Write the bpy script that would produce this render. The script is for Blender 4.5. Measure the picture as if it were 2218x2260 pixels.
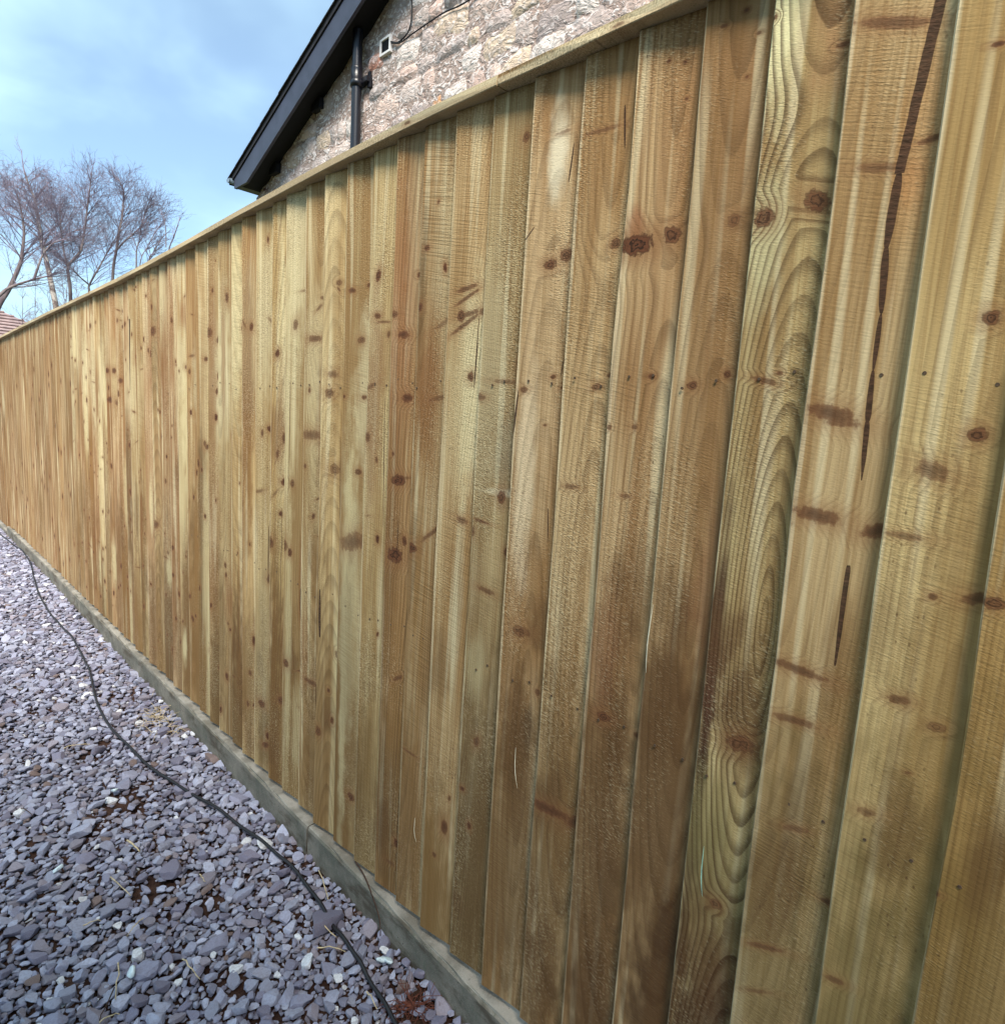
import bpy, bmesh, math, random
import numpy as np
from mathutils import Vector, Matrix

for o in list(bpy.data.objects):
    bpy.data.objects.remove(o)
SC = bpy.context.scene
COL = SC.collection
rng = np.random.default_rng(11)
random.seed(5)

# ------------------------------------------------------------------ camera
CAM_POS = (-0.90, 0.0, 1.34)
cd = bpy.data.cameras.new('camera')
cd.sensor_fit = 'HORIZONTAL'
cd.sensor_width = 36.0
cd.lens = 22.2486
cd.clip_start = 0.02
cd.clip_end = 2000.0
cam = bpy.data.objects.new('camera', cd)
COL.objects.link(cam)
rt, up, fw = (0.70545, -0.706419, 0.057557), (0.055291, 0.135811, 0.989191), (0.7066, 0.694642, -0.134866)
cam.matrix_world = Matrix(((rt[0], up[0], -fw[0], CAM_POS[0]), (rt[1], up[1], -fw[1], CAM_POS[1]), (rt[2], up[2], -fw[2], CAM_POS[2]), (0, 0, 0, 1)))
SC.camera = cam

# ------------------------------------------------------------------ sky, sun, exposure
SUN_ELEV, SUN_AZ = math.radians(50), math.radians(-138)      # azimuth from +Y towards +X
SKY_STRENGTH, SUN_STRENGTH, EXPOSURE = 0.12, 3.9, 1.03
WALL_Y0, WALL_Y1, WALL_H = -6.0, -0.8, 5.0            # unseen wall, added to shade the lower fence
world = bpy.data.worlds.new('World')
SC.world = world
world.use_nodes = True
wt = world.node_tree
wt.nodes.clear()

SC.view_settings.view_transform = 'Standard'
SC.view_settings.look = 'None'
SC.view_settings.exposure = EXPOSURE
SC.view_settings.gamma = 1.0
SC.view_settings.use_curve_mapping = False
SC.render.engine = 'CYCLES'
SC.cycles.max_bounces = 4
SC.cycles.diffuse_bounces = 2
SC.cycles.glossy_bounces = 1
SC.cycles.use_adaptive_sampling = True
SC.cycles.adaptive_threshold = 0.02
SC.cycles.use_denoising = True

sl = bpy.data.lights.new('sun', 'SUN')
sl.energy = SUN_STRENGTH
sl.angle = math.radians(25)
sl.color = (1.0, 0.93, 0.82)
sun = bpy.data.objects.new('sun', sl)
COL.objects.link(sun)
sd = Vector((math.sin(SUN_AZ) * math.cos(SUN_ELEV), math.cos(SUN_AZ) * math.cos(SUN_ELEV), math.sin(SUN_ELEV)))
sun.rotation_euler = sd.to_track_quat('Z', 'Y').to_euler()


# ------------------------------------------------------------------ node helpers
def lin(r, g, b, k=1.0):
    return tuple(k * (c / 255.0) ** 2.2 for c in (r, g, b))


class V:
    """a socket with arithmetic"""
    def __init__(s, nt, sock):
        s.nt, s.s = nt, sock

    def _m(s, op, *a, clamp=False):
        n = s.nt.nodes.new('ShaderNodeMath')
        n.operation = op
        n.use_clamp = clamp
        for i, v in enumerate((s,) + a):
            put(s.nt, n.inputs[i], v)
        return V(s.nt, n.outputs[0])

    def __add__(s, o): return s._m('ADD', o)
    __radd__ = __add__
    def __sub__(s, o): return s._m('SUBTRACT', o)
    def __rsub__(s, o): return s._m('MULTIPLY', -1.0)._m('ADD', o)
    def __mul__(s, o): return s._m('MULTIPLY', o)
    __rmul__ = __mul__
    def __truediv__(s, o): return s._m('DIVIDE', o)
    def sqrt(s): return s._m('SQRT')
    def frac(s): return s._m('FRACT')
    def abs(s): return s._m('ABSOLUTE')
    def pow(s, e): return s._m('POWER', e)
    def max(s, o): return s._m('MAXIMUM', o)
    def min(s, o): return s._m('MINIMUM', o)
    def step(s, a, b, c=0.0, d=1.0):          # smooth map a..b -> c..d
        n = s.nt.nodes.new('ShaderNodeMapRange')
        n.interpolation_type = 'SMOOTHSTEP'
        for i, v in enumerate((s, a, b, c, d)):
            put(s.nt, n.inputs[i], v)
        return V(s.nt, n.outputs[0])


def put(nt, inp, v):
    if isinstance(v, V):
        nt.links.new(v.s, inp)
    elif isinstance(v, (tuple, list)):
        inp.default_value = tuple(v) + (1.0,) if len(inp.default_value) == 4 and len(v) == 3 else v
    else:
        inp.default_value = v


def vec(nt, x, y, z):
    n = nt.nodes.new('ShaderNodeCombineXYZ')
    for i, v in enumerate((x, y, z)):
        put(nt, n.inputs[i], v)
    return V(nt, n.outputs[0])


def vmath(nt, op, a, b=None, scale=None):
    n = nt.nodes.new('ShaderNodeVectorMath')
    n.operation = op
    put(nt, n.inputs[0], a)
    if b is not None:
        put(nt, n.inputs[1], b)
    if scale is not None:
        put(nt, n.inputs[3], scale)
    return V(nt, n.outputs['Value' if op in ('LENGTH', 'DOT_PRODUCT') else 0])


def split(nt, v):
    n = nt.nodes.new('ShaderNodeSeparateXYZ')
    put(nt, n.inputs[0], v)
    return [V(nt, o) for o in n.outputs]


def noise(nt, p, scale=1.0, detail=2.0, rough=0.5, dist=0.0, color=False):
    n = nt.nodes.new('ShaderNodeTexNoise')
    put(nt, n.inputs['Vector'], p)
    n.inputs['Scale'].default_value = scale
    n.inputs['Detail'].default_value = detail
    n.inputs['Roughness'].default_value = rough
    n.inputs['Distortion'].default_value = dist
    return V(nt, n.outputs['Color' if color else 0])


def voronoi(nt, p, scale=1.0, feature='F1', out='Distance'):
    n = nt.nodes.new('ShaderNodeTexVoronoi')
    n.feature = feature
    put(nt, n.inputs['Vector'], p)
    n.inputs['Scale'].default_value = scale
    return V(nt, n.outputs[out])


def mix(nt, f, a, b, mode='MIX'):
    n = nt.nodes.new('ShaderNodeMix')
    n.data_type = 'RGBA'
    n.blend_type = mode
    n.clamp_factor = True
    put(nt, n.inputs[0], f)
    put(nt, n.inputs[6], a)
    put(nt, n.inputs[7], b)
    return V(nt, n.outputs[2])


def attr(nt, name, kind='OBJECT', out='Vector'):
    n = nt.nodes.new('ShaderNodeAttribute')
    n.attribute_type = kind
    n.attribute_name = name
    return V(nt, n.outputs[out])


def coord(nt, kind='Object'):
    return V(nt, nt.nodes.new('ShaderNodeTexCoord').outputs[kind])


def bump(nt, h, dist=0.001, strength=1.0, normal=None):
    n = nt.nodes.new('ShaderNodeBump')
    n.inputs['Strength'].default_value = strength
    n.inputs['Distance'].default_value = dist
    put(nt, n.inputs['Height'], h)
    if normal is not None:
        put(nt, n.inputs['Normal'], normal)
    return V(nt, n.outputs[0])


def material(name):
    m = bpy.data.materials.new(name)
    m.use_nodes = True
    nt = m.node_tree
    nt.nodes.clear()
    return m, nt


def finish(nt, color, rough=0.8, normal=None, spec=0.3, metal=0.0):
    b = nt.nodes.new('ShaderNodeBsdfPrincipled')
    put(nt, b.inputs['Base Color'], color)
    put(nt, b.inputs['Roughness'], rough)
    b.inputs['Specular IOR Level'].default_value = spec
    b.inputs['Metallic'].default_value = metal
    if normal is not None:
        put(nt, b.inputs['Normal'], normal)
    o = nt.nodes.new('ShaderNodeOutputMaterial')
    nt.links.new(b.outputs[0], o.inputs[0])


# world: Nishita sky with soft cloud
st = wt.nodes.new('ShaderNodeTexSky')
st.sky_type = 'NISHITA'
st.sun_disc = False
st.sun_elevation = SUN_ELEV
st.sun_rotation = SUN_AZ
st.air_density = 1.0
st.altitude = 2500.0
st.dust_density = 0.1
st.ozone_density = 3.0
wdir = coord(wt, 'Generated')
dx, dy, dz = split(wt, wdir)
den = dz.max(0.0) + 0.35
cp = vec(wt, dx / den, dy / den, 0.0)
c1 = noise(wt, cp, 1.35, 3.0, 0.45, 0.3)
c2 = noise(wt, vmath(wt, 'ADD', cp, (7.3, 2.1, 0.4)), 3.2, 4.0, 0.5, 0.2)
cloud = (c1 * 0.75 + c2 * 0.25).step(0.42, 0.60)
wcol = mix(wt, cloud * 0.70 + 0.24, V(wt, st.outputs[0]), (4.1, 5.9, 6.6))
wcol = mix(wt, dz.step(-0.05, 0.36, 0.8, 0.0), wcol, (2.1, 3.35, 4.4))          # pale blue air all round the horizon
bg = wt.nodes.new('ShaderNodeBackground')
put(wt, bg.inputs[0], wcol)
bg.inputs[1].default_value = SKY_STRENGTH
wo = wt.nodes.new('ShaderNodeOutputWorld')
wt.links.new(bg.outputs[0], wo.inputs[0])


# ------------------------------------------------------------------ object helpers
def mesh_from(name, verts, faces, smooth=False):
    me = bpy.data.meshes.new(name)
    me.from_pydata([tuple(map(float, v)) for v in verts], [], [tuple(f) for f in faces])
    if smooth:
        me.polygons.foreach_set('use_smooth', [True] * len(me.polygons))
    me.update()
    return me


def link(name, me, mat=None, parent=None, loc=None, rot=None, scale=None):
    o = bpy.data.objects.new(name, me)
    COL.objects.link(o)
    if mat is not None and me is not None and not me.materials:
        me.materials.append(mat)
    if parent is not None:
        o.parent = parent
    if loc is not None:
        o.location = loc
    if rot is not None:
        o.rotation_euler = rot
    if scale is not None:
        o.scale = scale
    return o


def empty(name, loc=(0, 0, 0)):
    o = bpy.data.objects.new(name, None)
    COL.objects.link(o)
    o.location = loc
    o.empty_display_size = 0.1
    return o


def tag(o, label=None, cat=None, group=None, kind=None):
    if label: o['label'] = label
    if cat: o['category'] = cat
    if group: o['group'] = group
    if kind: o['kind'] = kind
    return o


def np_mesh(name, verts, faces, smooth=False, attrs=None):
    """verts (n,3), faces (m,k) arrays -> mesh quickly; attrs: {name: (n,4) colours}"""
    verts = np.ascontiguousarray(verts, dtype=np.float32)
    faces = np.ascontiguousarray(faces, dtype=np.int32)
    k = faces.shape[1]
    me = bpy.data.meshes.new(name)
    me.vertices.add(len(verts))
    me.vertices.foreach_set('co', verts.ravel())
    me.loops.add(faces.size)
    me.loops.foreach_set('vertex_index', faces.ravel())
    me.polygons.add(len(faces))
    me.polygons.foreach_set('loop_start', np.arange(0, faces.size, k, dtype=np.int32))
    me.polygons.foreach_set('loop_total', np.full(len(faces), k, dtype=np.int32))
    if smooth:
        me.polygons.foreach_set('use_smooth', np.ones(len(faces), dtype=bool))
    for an, av in (attrs or {}).items():
        a = me.attributes.new(an, 'FLOAT_COLOR', 'POINT')
        a.data.foreach_set('color', np.ascontiguousarray(av, dtype=np.float32).ravel())
    me.update(calc_edges=True)
    me.validate()
    return me


def box_bm(bm, lo, hi, mat=None):
    r = bmesh.ops.create_cube(bm, size=1.0)
    for v in r['verts']:
        v.co = Vector([(lo[i] + hi[i]) / 2 + v.co[i] * (hi[i] - lo[i]) for i in range(3)])
        if mat is not None:
            v.co = mat @ v.co
    return r['verts']


def bm_mesh(name, bm, bevel=0.0, smooth=False):
    if bevel:
        bmesh.ops.bevel(bm, geom=list(bm.edges), offset=bevel, segments=2, affect='EDGES', profile=0.6)
    bmesh.ops.recalc_face_normals(bm, faces=bm.faces)
    me = bpy.data.meshes.new(name)
    bm.to_mesh(me)
    bm.free()
    if smooth:
        me.polygons.foreach_set('use_smooth', [True] * len(me.polygons))
    return me


def tubes(paths, sides=6):
    """paths: list of (pts (n,3), radii (n,)) -> verts, quad faces"""
    VS, FS, off = [], [], 0
    ang = np.linspace(0, 2 * np.pi, sides, endpoint=False)
    ca, sa = np.cos(ang), np.sin(ang)
    for pts, rad in paths:
        pts = np.asarray(pts, float)
        n = len(pts)
        t = np.gradient(pts, axis=0)
        t /= np.linalg.norm(t, axis=1, keepdims=True) + 1e-9
        ref = np.array([0.31, 0.17, 0.93]) if abs(t[0] @ np.array([0.31, 0.17, 0.93])) < 0.9 else np.array([0.9, 0.3, 0.1])
        a = np.cross(t, ref)
        a /= np.linalg.norm(a, axis=1, keepdims=True) + 1e-9
        b = np.cross(t, a)
        r = np.asarray(rad, float)[:, None, None]
        ring = pts[:, None, :] + r * (a[:, None, :] * ca[None, :, None] + b[:, None, :] * sa[None, :, None])
        VS.append(ring.reshape(-1, 3))
        i = np.arange(n - 1)[:, None] * sides
        j = np.arange(sides)[None, :]
        j2 = (j + 1) % sides
        FS.append(np.stack([i + j, i + j2, i + sides + j2, i + sides + j], -1).reshape(-1, 4) + off)
        off += n * sides
    return np.concatenate(VS), np.concatenate(FS)


def smooth_path(pts, n):
    """Catmull-Rom through the points"""
    P = np.asarray(pts, float)
    P = np.vstack([2 * P[0] - P[1], P, 2 * P[-1] - P[-2]])
    out = []
    segs = len(P) - 3
    for q in np.linspace(0, segs - 1e-6, n):
        i = int(q)
        t = q - i
        p0, p1, p2, p3 = P[i:i + 4]
        out.append(0.5 * (2 * p1 + (p2 - p0) * t + (2 * p0 - 5 * p1 + 4 * p2 - p3) * t * t + (3 * p1 - p0 - 3 * p2 + p3) * t ** 3))
    return np.array(out)


# ------------------------------------------------------------------ measured data (metres; x towards the house, y along the fence, z up)
EDGES = [-0.222, -0.118, -0.013, 0.092, 0.199, 0.306, 0.411, 0.514, 0.624, 0.731, 0.843, 0.952, 1.059, 1.166, 1.262, 1.365, 1.475, 1.586, 1.691, 1.8, 1.9, 2.009, 2.106, 2.203, 2.323, 2.418, 2.53, 2.646, 2.745, 2.842, 2.96, 3.07, 3.18, 3.29, 3.4, 3.513, 3.624, 3.734, 3.845, 3.956, 4.058, 4.16, 4.263, 4.365, 4.467, 4.569, 4.671, 4.773, 4.876, 4.978, 5.08, 5.186, 5.293, 5.399, 5.505, 5.612, 5.718, 5.825, 5.931, 6.037, 6.144, 6.25, 6.356, 6.463, 6.569, 6.675, 6.782, 6.888, 6.995, 7.101, 7.207, 7.314, 7.42, 7.526, 7.632, 7.738, 7.845, 7.951, 8.057, 8.163, 8.269, 8.375, 8.482, 8.588, 8.694, 8.8]
FEATURES = {
 2: {"knots": [[0.0114, 1.1759, 0.0103, 0.0067, 0.02, 0.9], [0.0002, 0.8101, 0.0061, 0.0034, 0.13, 0.7]]},
 3: {"knots": [[0.0431, 1.7817, 0.0065, 0.0028, -0.05, 1.0], [0.0734, 1.4926, 0.0081, 0.0079, 0.0, 1.0], [0.023, 1.2373, 0.0198, 0.0033, -0.04, 0.7], [0.0412, 1.3184, 0.0179, 0.0069, -0.31, 0.8], [0.0772, 1.3629, 0.0087, 0.0076, 0.0, 1.0], [0.0602, 1.1689, 0.0053, 0.0043, 0.0, 0.8], [0.0999, 1.1746, 0.0127, 0.0047, 0.24, 0.9], [0.0423, 1.033, 0.0113, 0.004, 0.04, 0.9], [0.083, 1.011, 0.0089, 0.0039, 0.17, 0.7], [0.0262, 0.8744, 0.0113, 0.0036, 0.24, 0.7], [0.0627, 0.9436, 0.0038, 0.0023, 0.23, 0.6], [0.0176, 0.624, 0.0132, 0.0032, 0.09, 0.7]]},
 4: {"knots": [[0.0434, 1.8423, 0.037, 0.0046, -0.28, 0.9], [0.0468, 1.6798, 0.0231, 0.0038, -0.16, 0.7], [0.0976, 1.702, 0.014, 0.0025, 0.19, 0.9], [0.0336, 1.3802, 0.0297, 0.0076, -0.3, 1.0], [0.0299, 1.2478, 0.0273, 0.0066, -0.16, 1.0], [0.0313, 1.0336, 0.0305, 0.0044, -0.17, 0.9], [0.032, 0.9604, 0.0269, 0.0038, -0.01, 0.8], [0.0984, 1.2373, 0.0175, 0.0063, 0.26, 1.0], [0.0502, 0.8053, 0.0149, 0.0033, 0.22, 0.6], [0.1022, 0.7192, 0.0097, 0.0045, -0.04, 0.8], [0.032, 0.6081, 0.0269, 0.0028, 0.27, 0.7], [0.0278, 0.5327, 0.0206, 0.0021, 0.42, 0.5]], "streaks": [[0.0905, 1.877, 0.0063, 0.0809, 1.7811, 0.0061], [0.0809, 1.7811, 0.0061, 0.0706, 1.6696, 0.0054], [0.0706, 1.6696, 0.0054, 0.0684, 1.5844, 0.0045], [0.0684, 1.5844, 0.0045, 0.0716, 1.5066, 0.0033], [0.0716, 1.5066, 0.0033, 0.0713, 1.4366, 0.0023], [0.0713, 1.4366, 0.0023, 0.0729, 1.3739, 0.0038], [0.0729, 1.3739, 0.0038, 0.0753, 1.2997, 0.0015], [0.0742, 1.1874, 0.0042, 0.0731, 1.0517, 0.0027]], "stains": [[0.083, 1.6567, 0.019, 0.0313, 0.4, 0.523, 0.227, 0.078]]},
 5: {"knots": [[0.0811, 1.6574, 0.0161, 0.0109, -0.5, 1.0], [0.0161, 1.6462, 0.0128, 0.0121, 0.0, 1.0], [0.0019, 1.9027, 0.0038, 0.0035, 0.0, 0.9], [0.0897, 1.843, 0.0066, 0.0033, 0.01, 0.7], [0.0651, 0.8938, 0.0191, 0.0082, 0.23, 0.9], [0.0563, 0.6231, 0.0084, 0.0073, 0.0, 0.7], [0.0601, 1.4361, 0.0043, 0.0031, 0.0, 0.8]], "stains": [[0.0635, 0.9516, 0.0396, 0.1154, 0.75, 0.106, 0.045, 0.015], [0.0831, 0.5213, 0.0408, 0.1023, 0.6, 0.101, 0.045, 0.017], [0.0498, 1.0729, 0.0053, 0.0401, 0.4, 0.101, 0.045, 0.022]]},
 6: {"knots": [[0.0721, 1.6542, 0.0089, 0.0082, 0.0, 0.6], [0.0599, 1.933, 0.0034, 0.003, 0.0, 0.8], [0.0295, 1.9225, 0.0049, 0.0025, -0.06, 0.7], [0.0803, 1.8979, 0.0033, 0.0024, 0.0, 0.7], [0.0698, 1.8446, 0.0027, 0.0024, 0.0, 0.8], [0.0344, 1.4203, 0.0068, 0.0061, 0.0, 0.9], [0.0854, 1.4363, 0.0049, 0.0052, 0.0, 0.9]], "stains": [[0.0865, 0.516, 0.0316, 0.0745, 0.85, 0.045, 0.019, 0.008], [0.0021, 0.8902, 0.0509, 0.1082, 0.55, 0.142, 0.066, 0.023]]},
 7: {"knots": [[0.0261, 1.6425, 0.0233, 0.0149, 0.0, 1.3], [0.0831, 1.651, 0.0135, 0.0115, -0.56, 1.0], [0.002, 1.642, 0.0071, 0.0079, 0.0, 0.9], [0.0532, 1.9062, 0.0032, 0.0026, 0.0, 0.9], [0.0791, 1.8974, 0.0031, 0.0026, 0.0, 0.8], [0.087, 1.8448, 0.0031, 0.0026, 0.0, 0.8], [0.0361, 0.8432, 0.0123, 0.0082, 0.0, 0.9], [0.1028, 0.8331, 0.0069, 0.0047, 0.0, 0.8], [0.0692, 1.435, 0.0059, 0.0043, 0.0, 0.9], [0.0019, 1.3507, 0.0046, 0.0038, 0.0, 0.7], [0.0476, 1.3533, 0.0052, 0.0044, 0.0, 0.7], [0.0424, 1.2376, 0.0089, 0.0023, -0.0, 0.7]], "stains": [[0.0724, 0.5312, 0.0243, 0.0635, 0.6, 0.089, 0.068, 0.045], [0.0379, 0.7944, 0.0474, 0.1238, 0.5, 0.157, 0.074, 0.025], [0.0197, 1.6721, 0.0217, 0.0318, 0.5, 0.267, 0.068, 0.028]]},
 8: {"knots": [[0.0847, 1.6536, 0.0092, 0.008, 0.0, 0.9], [0.0464, 1.8402, 0.0378, 0.0025, -0.02, 0.6], [0.0347, 0.6112, 0.0467, 0.0073, 0.03, 1.0], [0.0992, 0.6146, 0.0278, 0.0079, 0.48, 0.9], [0.0681, 1.4191, 0.0087, 0.0054, -0.0, 0.8], [0.0938, 1.4386, 0.0047, 0.0038, 0.0, 0.8], [0.0305, 1.2409, 0.0156, 0.0033, -0.0, 0.7]], "streaks": [[0.0828, 1.8692, 0.0045, 0.0896, 1.801, 0.0036]], "stains": [[0.1031, 0.7092, 0.0101, 0.0946, 0.6, 0.058, 0.028, 0.013]]},
 9: {"knots": [[0.0584, 1.6385, 0.0121, 0.0088, 0.0, 1.0], [0.0913, 1.6503, 0.0116, 0.0102, 0.0, 0.9], [0.0688, 1.8616, 0.0159, 0.0023, 0.07, 0.6], [0.0933, 0.8295, 0.0058, 0.0063, 0.0, 0.7], [0.0796, 1.4376, 0.0055, 0.0041, 0.0, 0.9], [0.1061, 1.4194, 0.0088, 0.004, 0.27, 0.9], [0.0168, 1.4138, 0.0083, 0.0051, -0.0, 0.8], [0.0698, 1.3488, 0.0045, 0.0025, 0.04, 0.7], [0.0449, 0.941, 0.0169, 0.0109, 0.0, 0.7]], "streaks": [[0.0932, 1.8396, 0.0041, 0.0861, 1.7745, 0.0042], [0.0049, 1.4138, 0.0048, -0.0025, 1.3135, 0.0031], [0.088, 1.1938, 0.0034, 0.0928, 1.127, 0.0022], [0.1014, 1.4702, 0.0021, 0.096, 1.4365, 0.0022], [0.02, 1.7102, 0.0034, -0.0061, 1.6824, 0.0035]], "stains": [[0.0746, 0.7371, 0.0143, 0.065, 0.7, 0.058, 0.051, 0.038], [0.0586, 1.8261, 0.0236, 0.0849, 0.75, 0.836, 0.737, 0.523], [0.1048, 1.822, 0.0122, 0.09, 0.5, 0.311, 0.157, 0.058]]},
 10: {"knots": [[0.0695, 1.4297, 0.0328, 0.0031, -0.05, 0.6], [0.0052, 1.3993, 0.0124, 0.0064, -0.17, 0.7], [0.0001, 1.1211, 0.0084, 0.0115, 0.39, 0.7]], "streaks": [[0.0988, 1.5074, 0.0036, 0.1139, 1.4138, 0.0048], [0.1029, 1.6824, 0.0047, 0.1054, 1.6247, 0.0036]], "stains": [[0.0708, 1.2094, 0.0491, 0.0082, 0.8, 0.687, 0.586, 0.384], [0.0746, 1.2891, 0.0255, 0.1078, 0.5, 0.19, 0.157, 0.106]]},
 11: {"knots": [[0.0525, 1.62, 0.0289, 0.0036, 0.19, 0.9], [0.0538, 1.6017, 0.0343, 0.0027, 0.43, 0.9], [0.0591, 1.5685, 0.0344, 0.0037, 0.15, 0.9], [0.0549, 1.5497, 0.0452, 0.0032, 0.49, 0.9], [0.1042, 1.5701, 0.0206, 0.0054, -0.2, 0.9], [0.0697, 1.137, 0.015, 0.0049, -0.23, 0.8]], "streaks": [[0.0885, 1.5643, 0.0034, 0.0846, 1.4168, 0.0042]], "stains": [[0.0682, 0.9532, 0.0149, 0.2524, 0.3, 0.619, 0.554, 0.359]]},
 12: {"knots": [[0.0891, 1.5607, 0.0372, 0.0038, 0.43, 0.5], [0.0788, 1.3964, 0.0288, 0.0039, 0.18, 0.6], [0.0057, 1.5966, 0.01, 0.0089, 0.0, 0.9], [0.0219, 1.7207, 0.0081, 0.0058, 0.0, 0.9], [0.0119, 1.0467, 0.0157, 0.0108, 0.0, 1.0], [0.08, 1.0967, 0.05, 0.0036, 0.63, 0.8]]},
 13: {"knots": [[0.0836, 1.6703, 0.0067, 0.0059, 0.0, 0.9], [0.0403, 1.5399, 0.016, 0.0082, -0.06, 1.0], [0.0597, 1.3954, 0.0177, 0.0094, 0.01, 1.0], [0.0088, 1.5875, 0.0109, 0.0073, 0.0, 0.8], [0.0409, 1.2, 0.0202, 0.0119, 0.1, 1.1], [0.0369, 1.0159, 0.0224, 0.0168, 0.0, 1.1]], "stains": [[0.0325, 1.5804, 0.0534, 0.3085, 0.5, 0.359, 0.157, 0.068], [0.0089, 0.8656, 0.0311, 0.3478, 0.35, 0.142, 0.089, 0.028]]},
 14: {"knots": [[0.0327, 1.5918, 0.0118, 0.0065, -0.08, 0.9]], "stains": [[0.0666, 1.5008, 0.0383, 0.0967, 0.5, 0.311, 0.173, 0.068]]},
 15: {"knots": [[0.1049, 1.5949, 0.0081, 0.0044, -0.08, 0.8], [0.0287, 1.6638, 0.013, 0.0067, -0.11, 0.9], [0.0908, 1.6712, 0.0061, 0.0054, 0.0, 0.8], [0.0707, 1.5387, 0.0126, 0.0056, -0.06, 0.9], [0.0862, 1.3951, 0.0105, 0.0057, 0.01, 0.9], [0.0036, 1.3968, 0.009, 0.0047, 0.01, 0.9], [0.0699, 1.2039, 0.0108, 0.0071, 0.0, 0.9], [0.0569, 1.0154, 0.0506, 0.0158, 0.26, 0.8], [0.0766, 0.2913, 0.0139, 0.0107, 0.0, 1.0]]},
 16: {"knots": [[0.0352, 1.406, 0.0168, 0.0122, 0.0, 0.8], [0.0475, 1.4555, 0.0213, 0.0072, -0.02, 0.7], [0.1057, 1.597, 0.0067, 0.0046, 0.0, 0.8], [0.0657, 1.6914, 0.0115, 0.0069, -0.12, 0.7], [0.0627, 1.1994, 0.0191, 0.0136, 0.0, 0.7], [0.0166, 0.4215, 0.0105, 0.0126, 0.0, 0.8]], "streaks": [[0.0141, 0.8513, 0.0077, 0.0167, 0.7101, 0.0103], [0.0063, 0.5617, 0.0079, -0.0027, 0.3604, 0.0081]], "stains": [[0.0929, 0.5781, 0.0489, 0.267, 0.3, 0.227, 0.128, 0.041]]},
 17: {"knots": [[0.0481, 1.5556, 0.0307, 0.0062, -0.01, 0.9], [0.0819, 1.6635, 0.0099, 0.0036, -0.1, 0.8], [0.0389, 1.2869, 0.0473, 0.009, 0.01, 0.8], [0.0603, 0.5484, 0.0382, 0.0057, -0.02, 0.8]], "stains": [[0.0718, 1.2373, 0.0514, 0.2562, 0.2, 0.687, 0.619, 0.359]]},
 18: {"knots": [[0.0025, 0.9386, 0.0151, 0.0185, 0.0, 0.8], [0.0173, 0.5626, 0.0122, 0.0119, 0.0, 0.9]], "streaks": [[0.0879, 0.8193, 0.0086, 0.0906, 0.7233, 0.0057], [0.1019, 1.4839, 0.0054, 0.0958, 1.2314, 0.0069]]},
 19: {"knots": [[0.0739, 1.1334, 0.0183, 0.0098, 0.1, 1.1], [0.0023, 0.9328, 0.0162, 0.0177, 0.0, 0.8], [0.0701, 0.4181, 0.017, 0.0077, 0.35, 0.9]]},
 20: {"knots": [[0.0796, 1.2932, 0.0129, 0.0086, 0.0, 1.1], [0.0871, 0.8019, 0.0166, 0.0152, 0.0, 0.8], [0.0417, 0.358, 0.0176, 0.0114, 0.0, 0.9], [0.0682, 0.2173, 0.019, 0.0099, 0.4, 0.9]], "streaks": [[0.0811, 0.9814, 0.0066, 0.0774, 0.7845, 0.0034]]},
 24: {"knots": [[0.0093, 1.6199, 0.0217, 0.016, 0.0, 0.8]]},
 25: {"knots": [[0.079, 1.2032, 0.0183, 0.0102, 0.06, 0.9], [0.0712, 1.5281, 0.0135, 0.0082, -0.03, 0.9]], "stains": [[0.0653, 0.9522, 0.1213, 0.106, 0.5, 0.208, 0.101, 0.038]]},
 27: {"knots": [[0.0752, 1.5039, 0.0153, 0.0088, -0.03, 0.9]], "stains": [[0.0566, 1.7138, 0.0406, 0.0688, 0.6, 0.267, 0.114, 0.045]]},
 30: {"knots": [[0.0195, 1.6662, 0.0247, 0.0191, 0.0, 0.9], [0.0101, 0.8143, 0.0328, 0.0168, 0.15, 0.8]]},
 31: {"knots": [[0.0929, 1.5753, 0.0253, 0.0234, 0.0, 0.9], [0.105, 1.4575, 0.0253, 0.0216, 0.0, 1.0]]},
 33: {"knots": [[0.1052, 1.5674, 0.0351, 0.0185, -0.04, 0.9]], "streaks": [[0.0108, 1.742, 0.0146, -0.0, 1.4164, 0.0119]]},
 35: {"knots": [[0.042, 1.4611, 0.0242, 0.0133, -0.01, 0.9]]},
 36: {"knots": [[0.0412, 1.5122, 0.0253, 0.0136, -0.02, 1.0], [0.0927, 1.3487, 0.05, 0.0114, -0.09, 0.9]]},
 37: {"knots": [[0.0131, 1.5153, 0.0269, 0.014, -0.02, 1.0], [0.0421, 1.3652, 0.0356, 0.0165, 0.01, 1.0]]},
}
CABLE = [[-0.1, 8.556, 0.022], [-0.091, 7.62, 0.022], [-0.061, 6.991, 0.022], [-0.046, 6.65, 0.022], [-0.07, 6.113, 0.022], [-0.125, 5.568, 0.022], [-0.174, 5.025, 0.022], [-0.188, 4.624, 0.022], [-0.184, 4.305, 0.022], [-0.181, 4.021, 0.022], [-0.193, 3.759, 0.022], [-0.207, 3.542, 0.022], [-0.221, 3.418, 0.022], [-0.262, 3.126, 0.022], [-0.285, 2.83, 0.022], [-0.271, 2.551, 0.022], [-0.237, 2.29, 0.022], [-0.185, 2.043, 0.022], [-0.146, 1.849, 0.022], [-0.118, 1.68, 0.022], [-0.111, 1.527, 0.022], [-0.115, 1.385, 0.022], [-0.13, 1.269, 0.022], [-0.135, 1.178, 0.022], [-0.144, 1.099, 0.022], [-0.159, 0.995, 0.022], [-0.174, 0.919, 0.022]]
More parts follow.
